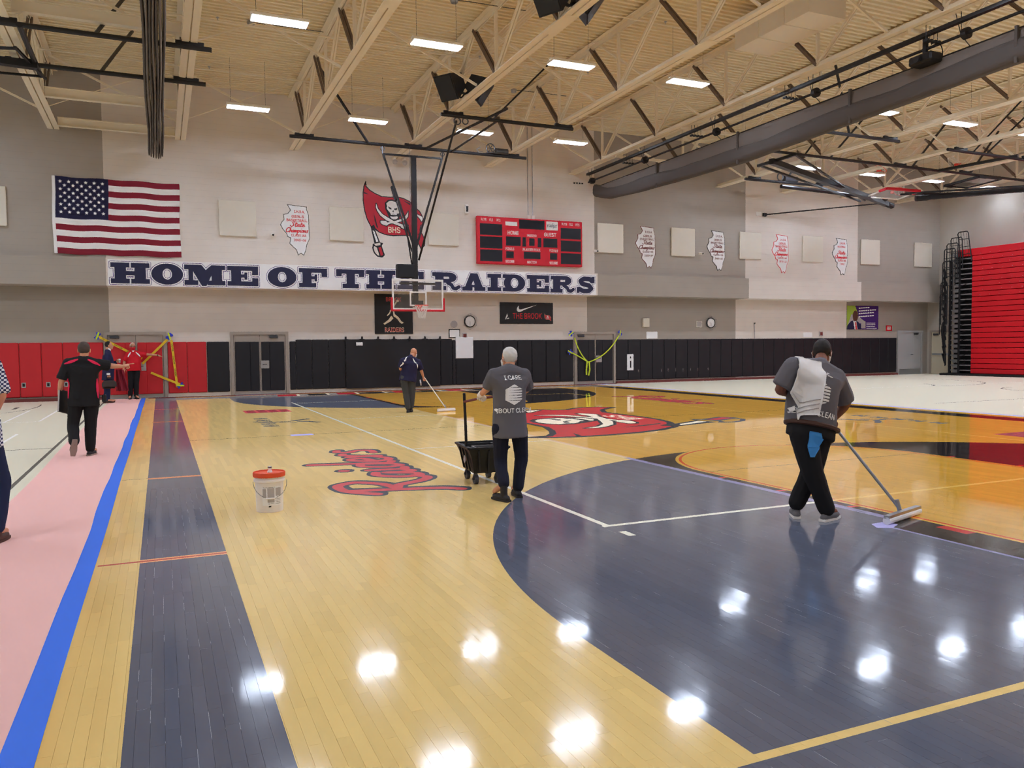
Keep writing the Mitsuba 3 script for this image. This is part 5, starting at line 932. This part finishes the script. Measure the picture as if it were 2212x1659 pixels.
    for s in 'LR':
        d = nrm(J['el' + s] - J['sh' + s]); e = J['sh' + s] * (1 - sleeve) + J['el' + s] * sleeve
        if sleeve <= 1: sl.append(bone(J['sh' + s], .062 * hs * bulk + sg * .6, e + .12 * d, .062 * hs * bulk + sg * .8).trim_by_plane((-d).tolist(), float(-d @ e)))
        else: sl += [bone(J['sh' + s], .062 * hs * bulk + sg * .6, J['el' + s], .056 * hs * bulk + sg * .7), bone(J['el' + s], .052 * hs * bulk + sg * .6, J['el' + s] * .1 + J['wr' + s] * .9, .040 * hs + sg * .5)]
    collar = H(sph(J['neck'] + .005 * upv, .068 * k_) + sph(J['neck'] - .06 * upv, .085 * k_))
    sh_m = uni(torso(sg, True, hem) + sl + [collar])
    put('shirt', soften(sh_m, .022, 6, .007, 8.0, seed), shirt, t, smooth=60)
    pm_ = [H(sec(hipc, .172 * bulk * hs, .122 * bulk * hs + belly * .4, .06) + sec(hipc, .178 * bulk * hs, .128 * bulk * hs, -.06))]
    for s in 'LR':
        a = J['an' + s] + .02 * nrm(J['kn' + s] - J['an' + s])
        pm_ += [bone(J['hip' + s], .100 * hs * bulk, J['kn' + s], .076 * hs * bulk), bone(J['kn' + s], .076 * hs * bulk, a, .064 * hs * bulk)]
    put('trousers', soften(uni(pm_), .024, 6, .010, 7.0, seed + 5), pants, t, smooth=60)
    for s in 'LR':
        an, to = J['an' + s], J['to' + s].copy(); d = to - an; dh = nrm(d); lg = nrm(J['kn' + s] - an)
        upn = nrm(lg - dh * (lg @ dh)) if abs(lg @ dh) < .9 else nrm(fw - dh * (fw @ dh)); 
        heel, ball = an - .045 * lg * hs - .035 * upn * 0 - dh * .05, to
        sd_ = np.cross(dh, upn)
        flat = abs(d[2]) < .14
        if flat: hz = .036; heel = V3([an[0], an[1], hz]) - nrm([d[0], d[1], 0]) * .055; ball = heel + nrm([d[0], d[1], 0]) * .235 * hs; sd_ = np.cross(nrm([d[0], d[1], 0]), ez); dn = -ez
        else: dn = -nrm(np.cross(sd_, nrm(ball - heel))); dn = dn if dn @ lg < 0 else -dn
        q = [sph(heel, .034 * hs, 8), sph(heel * .35 + ball * .65 + sd_ * .016, .036 * hs, 8), sph(heel * .35 + ball * .65 - sd_ * .016, .036 * hs, 8), sph(ball - .01 * nrm(ball - heel), .028 * hs, 8)]
        upper = uni([H(q[0] + q[1] + q[2]), H(q[1] + q[2] + q[3]), bone(an, .042 * hs, heel * .75 + ball * .25, .038 * hs)])
        S2 = put('shoe', soften(upper, .015, 5), shoes[0], t, smooth=60)
        put('sole', hullpts([p + dn * (.031 + e) * hs + sd_ * w * .042 * hs for p, w0 in ((heel - .03 * nrm(ball - heel), .75), (heel * .35 + ball * .65, 1.1), (ball + .012 * nrm(ball - heel), .7)) for w in (-w0, w0) for e in (0, -.018 if True else 0, .004)]), shoes[1], S2)
    if hair:
        hm = H(ellip(hp(0, -.016, .032), ax, (.083 * k_, .102 * k_, .096 * k_)))
        hm = hm - H([hp(x, y, z) for x in (-.2, .2) for y, z in ((.055, .3), (.3, .3), (.3, -.3), (.0, -.3), (.0, -.012), (.055, .06))])
        hm = hm - H([hp(x, y, z) for x in (-.2, .2) for y, z in ((-.3, -.055 - hair[1]), (.3, -.055 - hair[1]), (-.3, -.3), (.3, -.3))])
        put('hair', soften(hm, .011 * k_, 3, .004, 40., seed), hair[0], t, smooth=True)
    for s in (-1, 1): put('eye', hullpts(sph(hp(s * .03, .0755, .014), .0105 * k_, 8)), 'm_black', t)
    if mask:
        mm = H(sph(hp(0, .106, -.03), .018 * k_) + sph(hp(.05, .055, -.03), .022 * k_) + sph(hp(-.05, .055, -.03), .022 * k_) + sph(hp(.035, .06, -.095), .02 * k_) + sph(hp(-.035, .06, -.095), .02 * k_) + sph(hp(0, .085, -.1), .018 * k_))
        M_ = put('face_mask', soften(mm, .012, 3), mask, t, smooth=True)
        put('ear_loop', join([tube([hp(s * .05, .06, .0), hp(s * .082, .0, .01), hp(s * .088, -.03, -.01), hp(s * .078, .0, -.05), hp(s * .05, .055, -.07)], .0025 * k_, 5) for s in (-1, 1)]), 'm_white' if mask != 'm_red' else mask, M_)
    if glasses: put('glasses', join([tube([hp(s * .032 + .026 * math.cos(a), .094, .012 + .018 * math.sin(a)) for a in np.arange(14) * 2 * math.pi / 14], .0032, 5, closed=True) for s in (-1, 1)] + [tube([hp(s * .058, .092, .016), hp(s * .08, .0, .016)], .003, 5) for s in (-1, 1)] + [tube([hp(-.008, .096, .014), hp(.008, .096, .014)], .003, 5)]), 'm_black', t)
    return dict(t=t, J=J, up=upv, fw=fw, sd=sd, hipc=hipc, shc=shc, hp=hp, sec=sec)
def back_patch(p, shapes, lift=.03):             # prints on the back of a shirt: local x to the right as seen from behind, y up, dropped on the shirt's surface
    vs = scene[p['t'] + '__shirt']; v, f = meshkit.WRITTEN[vs['filename']][:2]; tm = trimesh.Trimesh(np.asarray(v, float), f, process=False)
    o = p['shc'] - .02 * p['up']; r = p['sd']; up = p['up']
    for nm, (pv, pf), m in shapes:
        pv, pf = trimesh.remesh.subdivide_to_size(np.asarray(pv), np.asarray(pf), .03); pv = np.asarray(pv)
        O = o + pv[:, :1] * r + pv[:, 1:2] * up - p['fw'] * .6
        loc, ri, _ = tm.ray.intersects_location(O, np.tile(p['fw'], (len(O), 1)), multiple_hits=False)
        D = np.full(len(O), np.nan); D[ri] = (loc - O[ri]) @ p['fw']; D[np.isnan(D)] = np.nanmedian(D)
        put(nm, (O + p['fw'] * (D - .004 - pv[:, 2] * .4)[:, None], pf), m, p['t'])
JT = {
'pointing': {'head': (-1.044, 13.57, 1.591), 'neck': (-1.052, 13.55, 1.469), 'shL': (-1.254, 13.55, 1.4), 'shR': (-0.872, 13.55, 1.381), 'elL': (-1.35, 13.53, 1.145), 'wrL': (-1.4, 13.67, 0.94), 'tipL': (-1.374, 13.7, 0.79), 'elR': (-0.699, 13.6, 1.347), 'wrR': (-0.537, 13.65, 1.337), 'tipR': (-0.429, 13.67, 1.363), 'hipL': (-1.164, 13.55, 0.854), 'hipR': (-0.971, 13.55, 0.847), 'knL': (-1.224, 13.57, 0.464), 'anL': (-1.194, 13.25, 0.22), 'toL': (-1.217, 13.33, 0.004), 'knR': (-0.992, 13.6, 0.45), 'anR': (-1.007, 13.57, 0.058), 'toR': (-0.949, 13.75, -0.015)},
'blazer': {'head': (-1.42, 27.3, 1.751), 'neck': (-1.454, 27.3, 1.604), 'shL': (-1.452, 27.49, 1.504), 'shR': (-1.46, 27.11, 1.486), 'elR': (-1.455, 27.06, 1.145), 'wrR': (-1.449, 27.08, 0.861), 'tipR': (-1.446, 27.08, 0.767), 'elL': (-1.389, 27.52, 1.16), 'wrL': (-1.241, 27.4, 1.243), 'tipL': (-1.164, 27.38, 1.278), 'hipL': (-1.478, 27.39, 0.937), 'hipR': (-1.481, 27.21, 0.941), 'knL': (-1.506, 27.4, 0.436), 'anL': (-1.517, 27.4, 0.066), 'toL': (-1.314, 27.4, -0.007), 'knR': (-1.517, 27.2, 0.421), 'anR': (-1.543, 27.2, 0.054), 'toR': (-1.343, 27.2, -0.008)},
'redshirt': {'head': (-0.818, 28.98, 1.721), 'neck': (-0.81, 28.98, 1.573), 'shR': (-0.958, 28.98, 1.473), 'shL': (-0.605, 28.98, 1.474), 'elL': (-0.384, 28.96, 1.458), 'wrL': (-0.073, 28.92, 1.431), 'tipL': (0.091, 28.9, 1.375), 'elR': (-1.074, 29.0, 1.233), 'wrR': (-1.103, 28.9, 1.019), 'tipR': (-1.099, 28.88, 0.817), 'hipR': (-0.884, 28.98, 1.001), 'hipL': (-0.711, 28.98, 0.997), 'knR': (-0.905, 28.98, 0.529), 'knL': (-0.743, 28.98, 0.538), 'anR': (-0.934, 29.0, 0.095), 'anL': (-0.76, 29.0, 0.102), 'toR': (-0.952, 28.78, 0.036), 'toL': (-0.692, 28.8, 0.041)},
'bald': {'head': (5.744, 19.07, 1.466), 'neck': (5.63, 18.97, 1.36), 'shL': (5.416, 18.93, 1.269), 'shR': (5.826, 18.97, 1.225), 'elL': (5.362, 18.95, 1.081), 'wrL': (5.499, 19.19, 1.012), 'tipL': (5.589, 19.27, 0.978), 'elR': (5.906, 18.99, 1.019), 'wrR': (5.971, 19.03, 0.856), 'tipR': (5.997, 19.05, 0.768), 'hipL': (5.45, 18.93, 0.843), 'hipR': (5.635, 18.93, 0.839), 'knL': (5.495, 18.96, 0.469), 'anL': (5.534, 18.93, 0.104), 'toL': (5.617, 19.13, 0.011), 'knR': (5.654, 18.98, 0.453), 'anR': (5.636, 19.03, 0.114), 'toR': (5.701, 19.21, 0.037)},
'grey': {'head': (3.334, 7.65, 1.456), 'neck': (3.311, 7.6, 1.354), 'shL': (3.138, 7.6, 1.287), 'shR': (3.486, 7.6, 1.283), 'elL': (3.113, 7.7, 1.147), 'wrL': (3.13, 7.93, 1.057), 'tipL': (3.103, 8.02, 1.02), 'elR': (3.579, 7.72, 1.129), 'wrR': (3.659, 7.94, 1.005), 'tipR': (3.671, 8.02, 0.991), 'hipL': (3.214, 7.6, 0.729), 'hipR': (3.417, 7.6, 0.719), 'knL': (3.234, 7.68, 0.39), 'anL': (3.172, 7.44, 0.188), 'toL': (3.115, 7.55, 0.07), 'knR': (3.471, 7.66, 0.395), 'anR': (3.399, 7.6, 0.11), 'toR': (3.488, 7.8, -0.02)},
'towel': {'head': (5.624, 5.58, 1.515), 'neck': (5.447, 5.48, 1.416), 'shL': (5.085, 5.42, 1.375), 'shR': (5.639, 5.44, 1.287), 'elL': (4.982, 5.47, 1.174), 'wrL': (5.274, 5.7, 1.115), 'tipL': (5.432, 5.78, 1.091), 'elR': (5.773, 5.48, 1.016), 'wrR': (5.713, 5.5, 0.824), 'tipR': (5.715, 5.52, 0.753)},
'towel2': {'hipL': (5.159, 5.42, 0.798), 'hipR': (5.443, 5.42, 0.783), 'knL': (5.264, 5.36, 0.424), 'anL': (5.389, 5.32, 0.08), 'toL': (5.581, 5.4, -0.039), 'knR': (5.351, 5.48, 0.401), 'anR': (5.24, 5.52, 0.099), 'toR': (5.326, 5.58, 0.019)},
'edge': {'head': (-1.396, 7.72, 1.669), 'neck': (-1.406, 7.72, 1.557), 'shL': (-1.581, 7.67, 1.467), 'shR': (-1.276, 7.77, 1.467), 'elR': (-1.205, 7.72, 1.222), 'wrR': (-1.316, 7.92, 1.008), 'tipR': (-1.342, 7.96, 0.829), 'elL': (-1.662, 7.72, 1.207), 'wrL': (-1.661, 7.82, 0.937), 'tipL': (-1.665, 7.84, 0.764), 'hipL': (-1.485, 7.72, 0.918), 'hipR': (-1.326, 7.72, 0.91), 'knR': (-1.243, 7.77, 0.494), 'anR': (-1.273, 7.67, 0.128), 'toR': (-1.231, 7.84, -0.002), 'knL': (-1.535, 7.82, 0.49), 'anL': (-1.594, 7.97, 0.06), 'toL': (-1.57, 8.17, -0.045)},
}
HEX = Polygon([(0, .145), (.125, .075), (.125, -.075), (0, -.145), (-.125, -.075), (-.125, .075)])
def badge_shapes(k=1.0):
    g = HEX
    for q in range(6): g = g.difference(Polygon([(-.09 + (.0), .100 - .036 * q - .001), (.14, .100 - .036 * q + .007), (.14, .100 - .036 * q - .009)]))
    sc = lambda m: mv(m, np.diag([k, k, 1]))
    a, b = txt('I CARE', .047, .002, True, .20), txt('ABOUT CLEAN', .047, .002, True, .40)
    return [('print_line', sc(mv(a, t=(-.10, -.03, 0))), 'm_paper'), ('print_hexagon', sc(mv(ext(affinity.scale(g, .78, .78, origin=(0, 0)), .002), t=(0, -.19, 0))), 'm_paper'), ('print_line', sc(mv(b, t=(-.20, -.385, 0))), 'm_paper')]
def stripe(p, a, b, w, m, nm):                   # a curved piece of cloth lying on the shirt
    vs = scene[p['t'] + '__shirt']; v, f = meshkit.WRITTEN[vs['filename']][:2]; tm = trimesh.Trimesh(np.asarray(v, float), f, process=False)
    q, _, fi = tm.nearest.on_surface(curve([a, (V3(a) + V3(b)) / 2 if len(V3(a).shape) == 1 else a, b], 10)); n = np.array(tm.face_normals[fi])
    d = np.gradient(q, axis=0); s = np.cross(n, d); s /= np.linalg.norm(s, axis=1, keepdims=True) + 1e-9; ww = w * np.sin(np.linspace(.35, 2.8, 10))[:, None]
    L = [q - s * ww + n * .006, q + n * .009, q + s * ww + n * .006, q - n * .012]; k = len(q); vv = np.vstack(L); i = np.arange(k - 1); ff = []
    for a_, b_ in ((0, 1), (1, 2), (2, 3), (3, 0)): ff += [np.c_[a_ * k + i, a_ * k + i + 1, b_ * k + i + 1], np.c_[a_ * k + i, b_ * k + i + 1, b_ * k + i]]
    put(nm, (vv, np.vstack(ff)), m, p['t'], smooth=False)

# man in the black shirt, walking away and pointing right
j = JT['pointing']; j['toL'] = (-1.217, 13.30, .055); j['anL'] = (-1.194, 13.30, .24); j['anR'] = (-1.007, 13.57, .09); j['toR'] = (-.949, 13.78, .03)
p = person('person', 'person in a black and pink shirt walking away on the pink paper, pointing right', j, (.06, 1, .0), (.05, 1, 0), shirt='m_blackcloth', pants='m_blackcloth', shoes=('m_shoe', 'm_sole'), hair=('m_brownhair', .02), bulk=1.12, belly=.02, hands=('grip', 'point'), palms=((1, .2, 0), (0, .3, -1)), hs=1.03, seed=2, sleeve=.95, hem=.05)
for s, q in (('L', -1), ('R', 1)):
    stripe(p, p['J']['neck'] + .06 * q * p['sd'] - .07 * p['fw'] - .02 * p['up'], p['J']['sh' + s] + .03 * q * p['sd'] - .05 * p['fw'] - .02 * p['up'], .022, 'm_magenta', 'shoulder_stripe')
    stripe(p, p['shc'] + .2 * q * p['sd'] - .22 * p['up'] - .06 * p['fw'], p['hipc'] + .2 * q * p['sd'] + .02 * p['up'] - .05 * p['fw'], .03, 'm_magenta', 'side_panel')
put('belt_pouch', cbx(-.99 + .17, -.93 + .17, 13.45, 13.52, .80, .92, .012), 'm_black', p['t'])
t = thing('folder', 'dark folder with a grey edge carried by the man in the black shirt', 'folder')
M = frame_of(V3([.9, -.5, .1]), (0.35, .1, 1)); Rm = np.stack(M, 1); fc = V3([-1.335, 13.66, .82])
put('cover', mv(cbx(-.13, .13, -.17, .17, -.016, .016, .004), Rm, fc), 'm_black', t); put('page_edge', mv(bx(-.133, -.125, -.165, .165, -.012, .012), Rm, fc), 'm_labelgrey', t)

# man in the navy blazer with a bag
j = JT['blazer']
for k in ('anL', 'anR'): j[k] = (j[k][0], j[k][1], .09)
for k in ('toL', 'toR'): j[k] = (j[k][0], j[k][1], .03)
p = person('person', 'person in a navy blazer standing side-on left of the red shirt, holding a bag and a cup', j, (1, .05, -.02), (1, .15, 0), shirt='m_bluecloth', pants='m_jeans', shoes=('m_brownshoe', 'm_brownshoe'), hair=('m_darkhair', .0), bulk=1.06, belly=.03, hands=('grip', 'grip'), palms=((0, -1, .2), (0, 1, 0)), sleeve=1.5, hem=.2, hs=1.06, seed=8)
put('shirt_collar', soften(H(sph(p['J']['neck'] + .03 * p['up'] + .02 * p['fw'], .070) + sph(p['J']['neck'] + .055 * p['up'] + .01 * p['fw'], .062)), .015, 3), 'm_paper', p['t'], smooth=True)
t = thing('bag', 'dark leather travel bag hanging from the hand of the man in the blazer', 'bag'); bc_ = V3([-1.43, 26.98, .60])
put('body', soften(H([bc_ + V3([sx * a, sy * .10, sz]) for sx in (-1, 1) for sy in (-1, 1) for a, sz in ((.20, -.10), (.20, .02), (.14, .10))]), .03, 4, .012, 9., 4), 'm_leather', t, smooth=True)
put('handle', join([tube([bc_ + V3([-.09, s, .08]), bc_ + V3([-.06, s, .19]), bc_ + V3([.04, s, .19]), bc_ + V3([.09, s, .08])], .012, 6) for s in (-.05, .05)]), 'm_black', t)
put('paper_tag', cbx(-1.50, -1.40, 27.0, 27.02, .86, .92, .004), 'm_paper', t)
put('red_lining', soften(H([bc_ + V3(q) for q in ((-.2, .05, -.16), (.16, .05, -.16), (-.2, .12, .02), (.18, .12, .02))]), .03, 3, .012, 9., 2), 'm_leather', t, smooth=True)
t = thing('paper_cup', 'paper cup held up by the man in the blazer', 'cup'); put('cup', lathe([(.001, 0), (.028, 0), (.036, .10), (.001, .10)], 20, (-1.155, 27.36, 1.22)), 'm_labelgrey', t, smooth=35); put('lid', lathe([(.038, .0), (.038, .012), (.03, .02), (.001, .02)], 20, (-1.155, 27.36, 1.32)), 'm_white', t)
g = []
for a in range(9):
    for z in range(9): g.append((-1.27 + .045 * a * (1 - .4 * z / 8), 27.52 + .03 * math.sin(a * 1.4 + z * .3), .33 + .085 * z + .06 * (a % 2) * (1 - z / 8) * .5))
q = np.arange(81).reshape(9, 9); a_, b_, c_, d_ = q[:-1, :-1].ravel(), q[:-1, 1:].ravel(), q[1:, 1:].ravel(), q[1:, :-1].ravel(); g = V3(g); ff = np.vstack([np.c_[a_, b_, c_], np.c_[a_, c_, d_]])
put('draped_jacket', (np.vstack([g, g + V3([0, .012, 0])]), np.vstack([ff, ff[:, ::-1] + 81])), 'm_darkred', label='dark red jacket hanging over the arm of the man in the blazer', cat='jacket', smooth=False)

# man in the red shirt, facing the camera and pointing along the wall
j = JT['redshirt']
for s in 'LR': j['to' + s] = (j['to' + s][0], j['to' + s][1], .03)
p = person('person', 'person in a red polo shirt and red face mask pointing right before the red door', j, (.12, -1, -.02), (.05, -1, 0), shirt='m_redcloth', pants='m_blackcloth', shoes=('m_shoe', 'm_shoe'), hair=('m_greyhair', -.03), bulk=1.1, belly=.035, hands=('flat', 'relax'), palms=((0, 0, -1), (0, 1, 0)), hs=1.06, mask='m_red', glasses=True, seed=12, sleeve=.9, hem=.02)
for s, q in (('L', -1), ('R', 1)): stripe(p, p['J']['neck'] + .075 * q * p['sd'] + .06 * p['fw'] - .03 * p['up'], p['J']['sh' + s] * .8 + p['hipc'] * .2 + .04 * q * p['sd'] + .09 * p['fw'], .022, 'm_paper', 'white_stripe')
put('undershirt', hullpts([p['J']['neck'] + .075 * p['fw'] + x * p['sd'] + z * p['up'] for x, z in ((-.045, .035), (.045, .035), (0, -.06))] + [p['J']['neck'] + .045 * p['fw'] + x * p['sd'] + z * p['up'] for x, z in ((-.04, .03), (.04, .03), (0, -.05))]), 'm_paper', p['t'])
wl = p['J']['wrL']; put('wristwatch', tube([wl + .042 * (math.cos(a) * ey + math.sin(a) * ez) for a in np.arange(14) * 2 * math.pi / 14], .009, 6, closed=True), 'm_black', p['t'])

# bald man with the white mop
j = JT['bald']
for s, z in (('L', .03), ('R', .03)): j['to' + s] = (*j['to' + s][:2], z)
p = person('person', 'bald person in a navy shirt with white shoulder stripes pushing a white mop by the far wall', j, (.62, .75, -.35), (.35, .95, -.15), shirt='m_navycloth', pants='m_charcoal', shoes=('m_shoe', 'm_shoe'), bulk=1.16, belly=.03, hands=('grip', 'grip'), palms=((0, -1, -.3), (.3, -.2, -.5)), hs=.98, mask='m_white', seed=21, sleeve=.9, hem=.03)
for s, q in (('L', -1), ('R', 1)): stripe(p, p['J']['neck'] + .07 * q * p['sd'] - .085 * p['fw'] - .03 * p['up'], p['J']['sh' + s] * .62 + p['hipc'] * .38 + .10 * q * p['sd'] - .10 * p['fw'], .02, 'm_paper', 'white_stripe')
put('key_ring', join([tube([(5.83, 18.86, .80), (5.84, 18.84, .72), (5.85, 18.85, .66)], .02, 6)]), 'm_steel', p['t'])

# grey haired man with the cart
j = JT['grey']; j['wrL'] = (3.155, 8.02, 1.06); j['tipL'] = (3.225, 8.16, 1.03); j['anL'] = (3.172, 7.44, .17); j['toL'] = (3.13, 7.60, .05); j['toR'] = (3.43, 7.8, .03); j['anR'] = (3.399, 7.6, .09)
j['wrR'] = (3.57, 7.93, 1.04); j['tipR'] = (3.53, 8.06, 1.03); j['neck'] = (3.311, 7.6, 1.345)
p = person('person', 'grey haired person in a grey shirt seen from behind, pushing the black cart', j, (-.12, 1, -.02), (.03, 1, 0), shirt='m_tee', pants='m_navypants', shoes=('m_shoe', 'm_shoe'), hair=('m_greyhair', .03), bulk=1.04, belly=.015, hands=('grip', 'grip'), palms=((0, .1, -1), (0, .1, -1)), hs=.96, mask='m_white', seed=31, sleeve=.95, hem=.04)
back_patch(p, badge_shapes(.95))
put('glove', hand(V3(j['wrL']), V3(j['tipL']), (0, .1, -1), -1, 'grip', .98, .0035), 'm_glove', p['t'], smooth=True)
put('glove_cuff', soften(bone(V3(j['wrL']), .034, V3(j['wrL']) * .8 + V3(j['elL']) * .2, .036), .012, 2), 'm_glove', p['t'], smooth=True)

# heavy man with the towel and the mop
j = {**JT['towel'], **JT['towel2']}; j['anL'] = (5.389, 5.32, .10); j['toL'] = (5.53, 5.36, .03); j['anR'] = (5.25, 5.55, .12); j['toR'] = (5.33, 5.66, .03); j['hipL'] = (5.19, 5.42, .80); j['hipR'] = (5.40, 5.42, .79)
j['shR'] = (5.60, 5.44, 1.27); j['wrR'] = (5.70, 5.52, .90); j['tipR'] = (5.63, 5.56, .80); j['head'] = (5.60, 5.60, 1.49); j['neck'] = (5.455, 5.47, 1.385)
p = person('person', 'dark haired person in a grey shirt bending over the grey mop, with white towel', j, (.80, .55, -.42), (.30, .95, -.1), skin='m_skin_dark', shirt='m_tee', pants='m_blackcloth', shoes=('m_greyshoe', 'm_whitesole'), hair=('m_darkhair', .02), bulk=1.28, belly=.05, hands=('grip', 'grip'), palms=((.3, -1, 0), (.2, -.3, -.5)), hs=1.0, mask='m_white', seed=41, sleeve=.9, hem=-.085)
back_patch(p, badge_shapes(1.0))
put('belt', tube([q_ for q_ in p['sec'](p['hipc'], .172 * 1.28 + .012, .122 * 1.28 + .03, .045)], .021, 6, closed=True), 'm_belt', p['t'])
def surf_cloth(p, pts_uv, nu, nv, m, nm, lab, cat, lift, part='shirt', over=None):
    vs = scene[p['t'] + '__' + part]; v, f = meshkit.WRITTEN[vs['filename']][:2]; tm = trimesh.Trimesh(np.asarray(v, float), f, process=False)
    q = []
    for a in range(nv + 1):
        for b in range(nu + 1):
            s, r = b / nu, a / nv; A, B, C, D = (V3(x, float) for x in pts_uv); e = (A * (1 - s) + B * s) * (1 - r) + (D * (1 - s) + C * s) * r; q.append(e)
    q = V3(q); on_, _, fi = tm.nearest.on_surface(q); n = np.array(tm.face_normals[fi]); 
    k = (nu + 1); w = lift + .006 * meshkit.noise(q * 14); o = on_ + n * w[:, None]; o2 = on_ + n * (w - .012)[:, None]
    g = np.arange((nu + 1) * (nv + 1)).reshape(nv + 1, k); a, b, c, d = g[:-1, :-1].ravel(), g[:-1, 1:].ravel(), g[1:, 1:].ravel(), g[1:, :-1].ravel(); F = np.vstack([np.c_[a, b, c], np.c_[a, c, d]])
    rim = np.concatenate([g[0], g[:, -1], g[-1][::-1], g[:, 0][::-1]]); N = len(q); side = np.vstack([np.c_[rim[:-1], rim[1:], rim[1:] + N], np.c_[rim[:-1], rim[1:] + N, rim[:-1] + N]])
    return np.vstack([o, o2]), np.vstack([F, F[:, ::-1] + N, side])
t = thing('towel', 'white towel with woven stripes hung over the left shoulder of the bending man', 'towel')
b0 = p['shc'] - .16 * p['fw']; r_, u_ = p['sd'], p['up']
tw = surf_cloth(p, (b0 - .25 * r_ + .06 * u_, b0 + .01 * r_ + .10 * u_, b0 + .03 * r_ - .40 * u_, b0 - .225 * r_ - .46 * u_), 16, 26, None, None, None, None, .026)
put('cloth', tw, 'm_towel', t, smooth=True)
fr_ = surf_cloth(p, (b0 + .16 * p['fw'] * 1.9 - .22 * r_ - .15 * u_, b0 + .16 * p['fw'] * 1.9 - .05 * r_ - .15 * u_, b0 - .02 * r_ + .09 * u_, b0 - .235 * r_ + .055 * u_), 10, 16, None, None, None, None, .015); put('front_fall', fr_, 'm_towel', t, smooth=True)
for q in range(3):
    z = -.30 - .04 * q; put('woven_stripe', surf_cloth(p, (b0 + (-.225 + .004 * q) * r_ + (z - .05) * u_, b0 + .008 * r_ + (z + .04) * u_, b0 + .008 * r_ + (z + .032) * u_, b0 + (-.224 + .004 * q) * r_ + (z - .058) * u_), 10, 1, None, None, None, None, .033), 'm_labelgrey', t, smooth=True)
h0 = p['hipc'] - .2 * p['fw']
t = thing('cleaning_cloth', 'blue cleaning cloth hanging from the back pocket of the bending man', 'cloth')
c0 = surf_cloth(p, (h0 - .10 * r_ - .03 * u_, h0 + .005 * r_ - .03 * u_, h0 + .055 * r_ - .15 * u_, h0 - .10 * r_ - .19 * u_), 8, 8, None, None, None, None, .02, 'trousers')
c1 = surf_cloth(p, (h0 - .10 * r_ - .18 * u_, h0 + .05 * r_ - .145 * u_, h0 - .01 * r_ - .25 * u_, h0 - .06 * r_ - .265 * u_), 8, 6, None, None, None, None, .022, 'trousers')
put('cloth', join([c0, c1]), 'm_bluerag', t, smooth=True)

# person cut by the left edge
def check(p_, n, uv):
    k = (dr.floor(p_.x * 60) + dr.floor(p_.z * 60)); return dr.select(k - 2 * dr.floor(k / 2) > .5, mi.Color3f(S(226, 226, 232)), mi.Color3f(S(52, 56, 92)))
mat('m_check', mikit.proc(check), .85, spec=.2)
j = JT['edge']
for s in 'LR': j['to' + s] = (*j['to' + s][:2], .03); j['an' + s] = (*j['an' + s][:2], .11)
p = person('person', 'person in a checked shirt and dark jeans, mostly cut off by the left edge of the photo', j, (.2, 1, 0), (.1, 1, 0), shirt='m_check', pants='m_jeans', shoes=('m_brownshoe', 'm_brownshoe'), hair=('m_brownhair', .0), bulk=1.05, hands=('relax', 'relax'), palms=((1, 0, 0), (-1, 0, 0)), seed=51, sleeve=1.0, hem=.08)
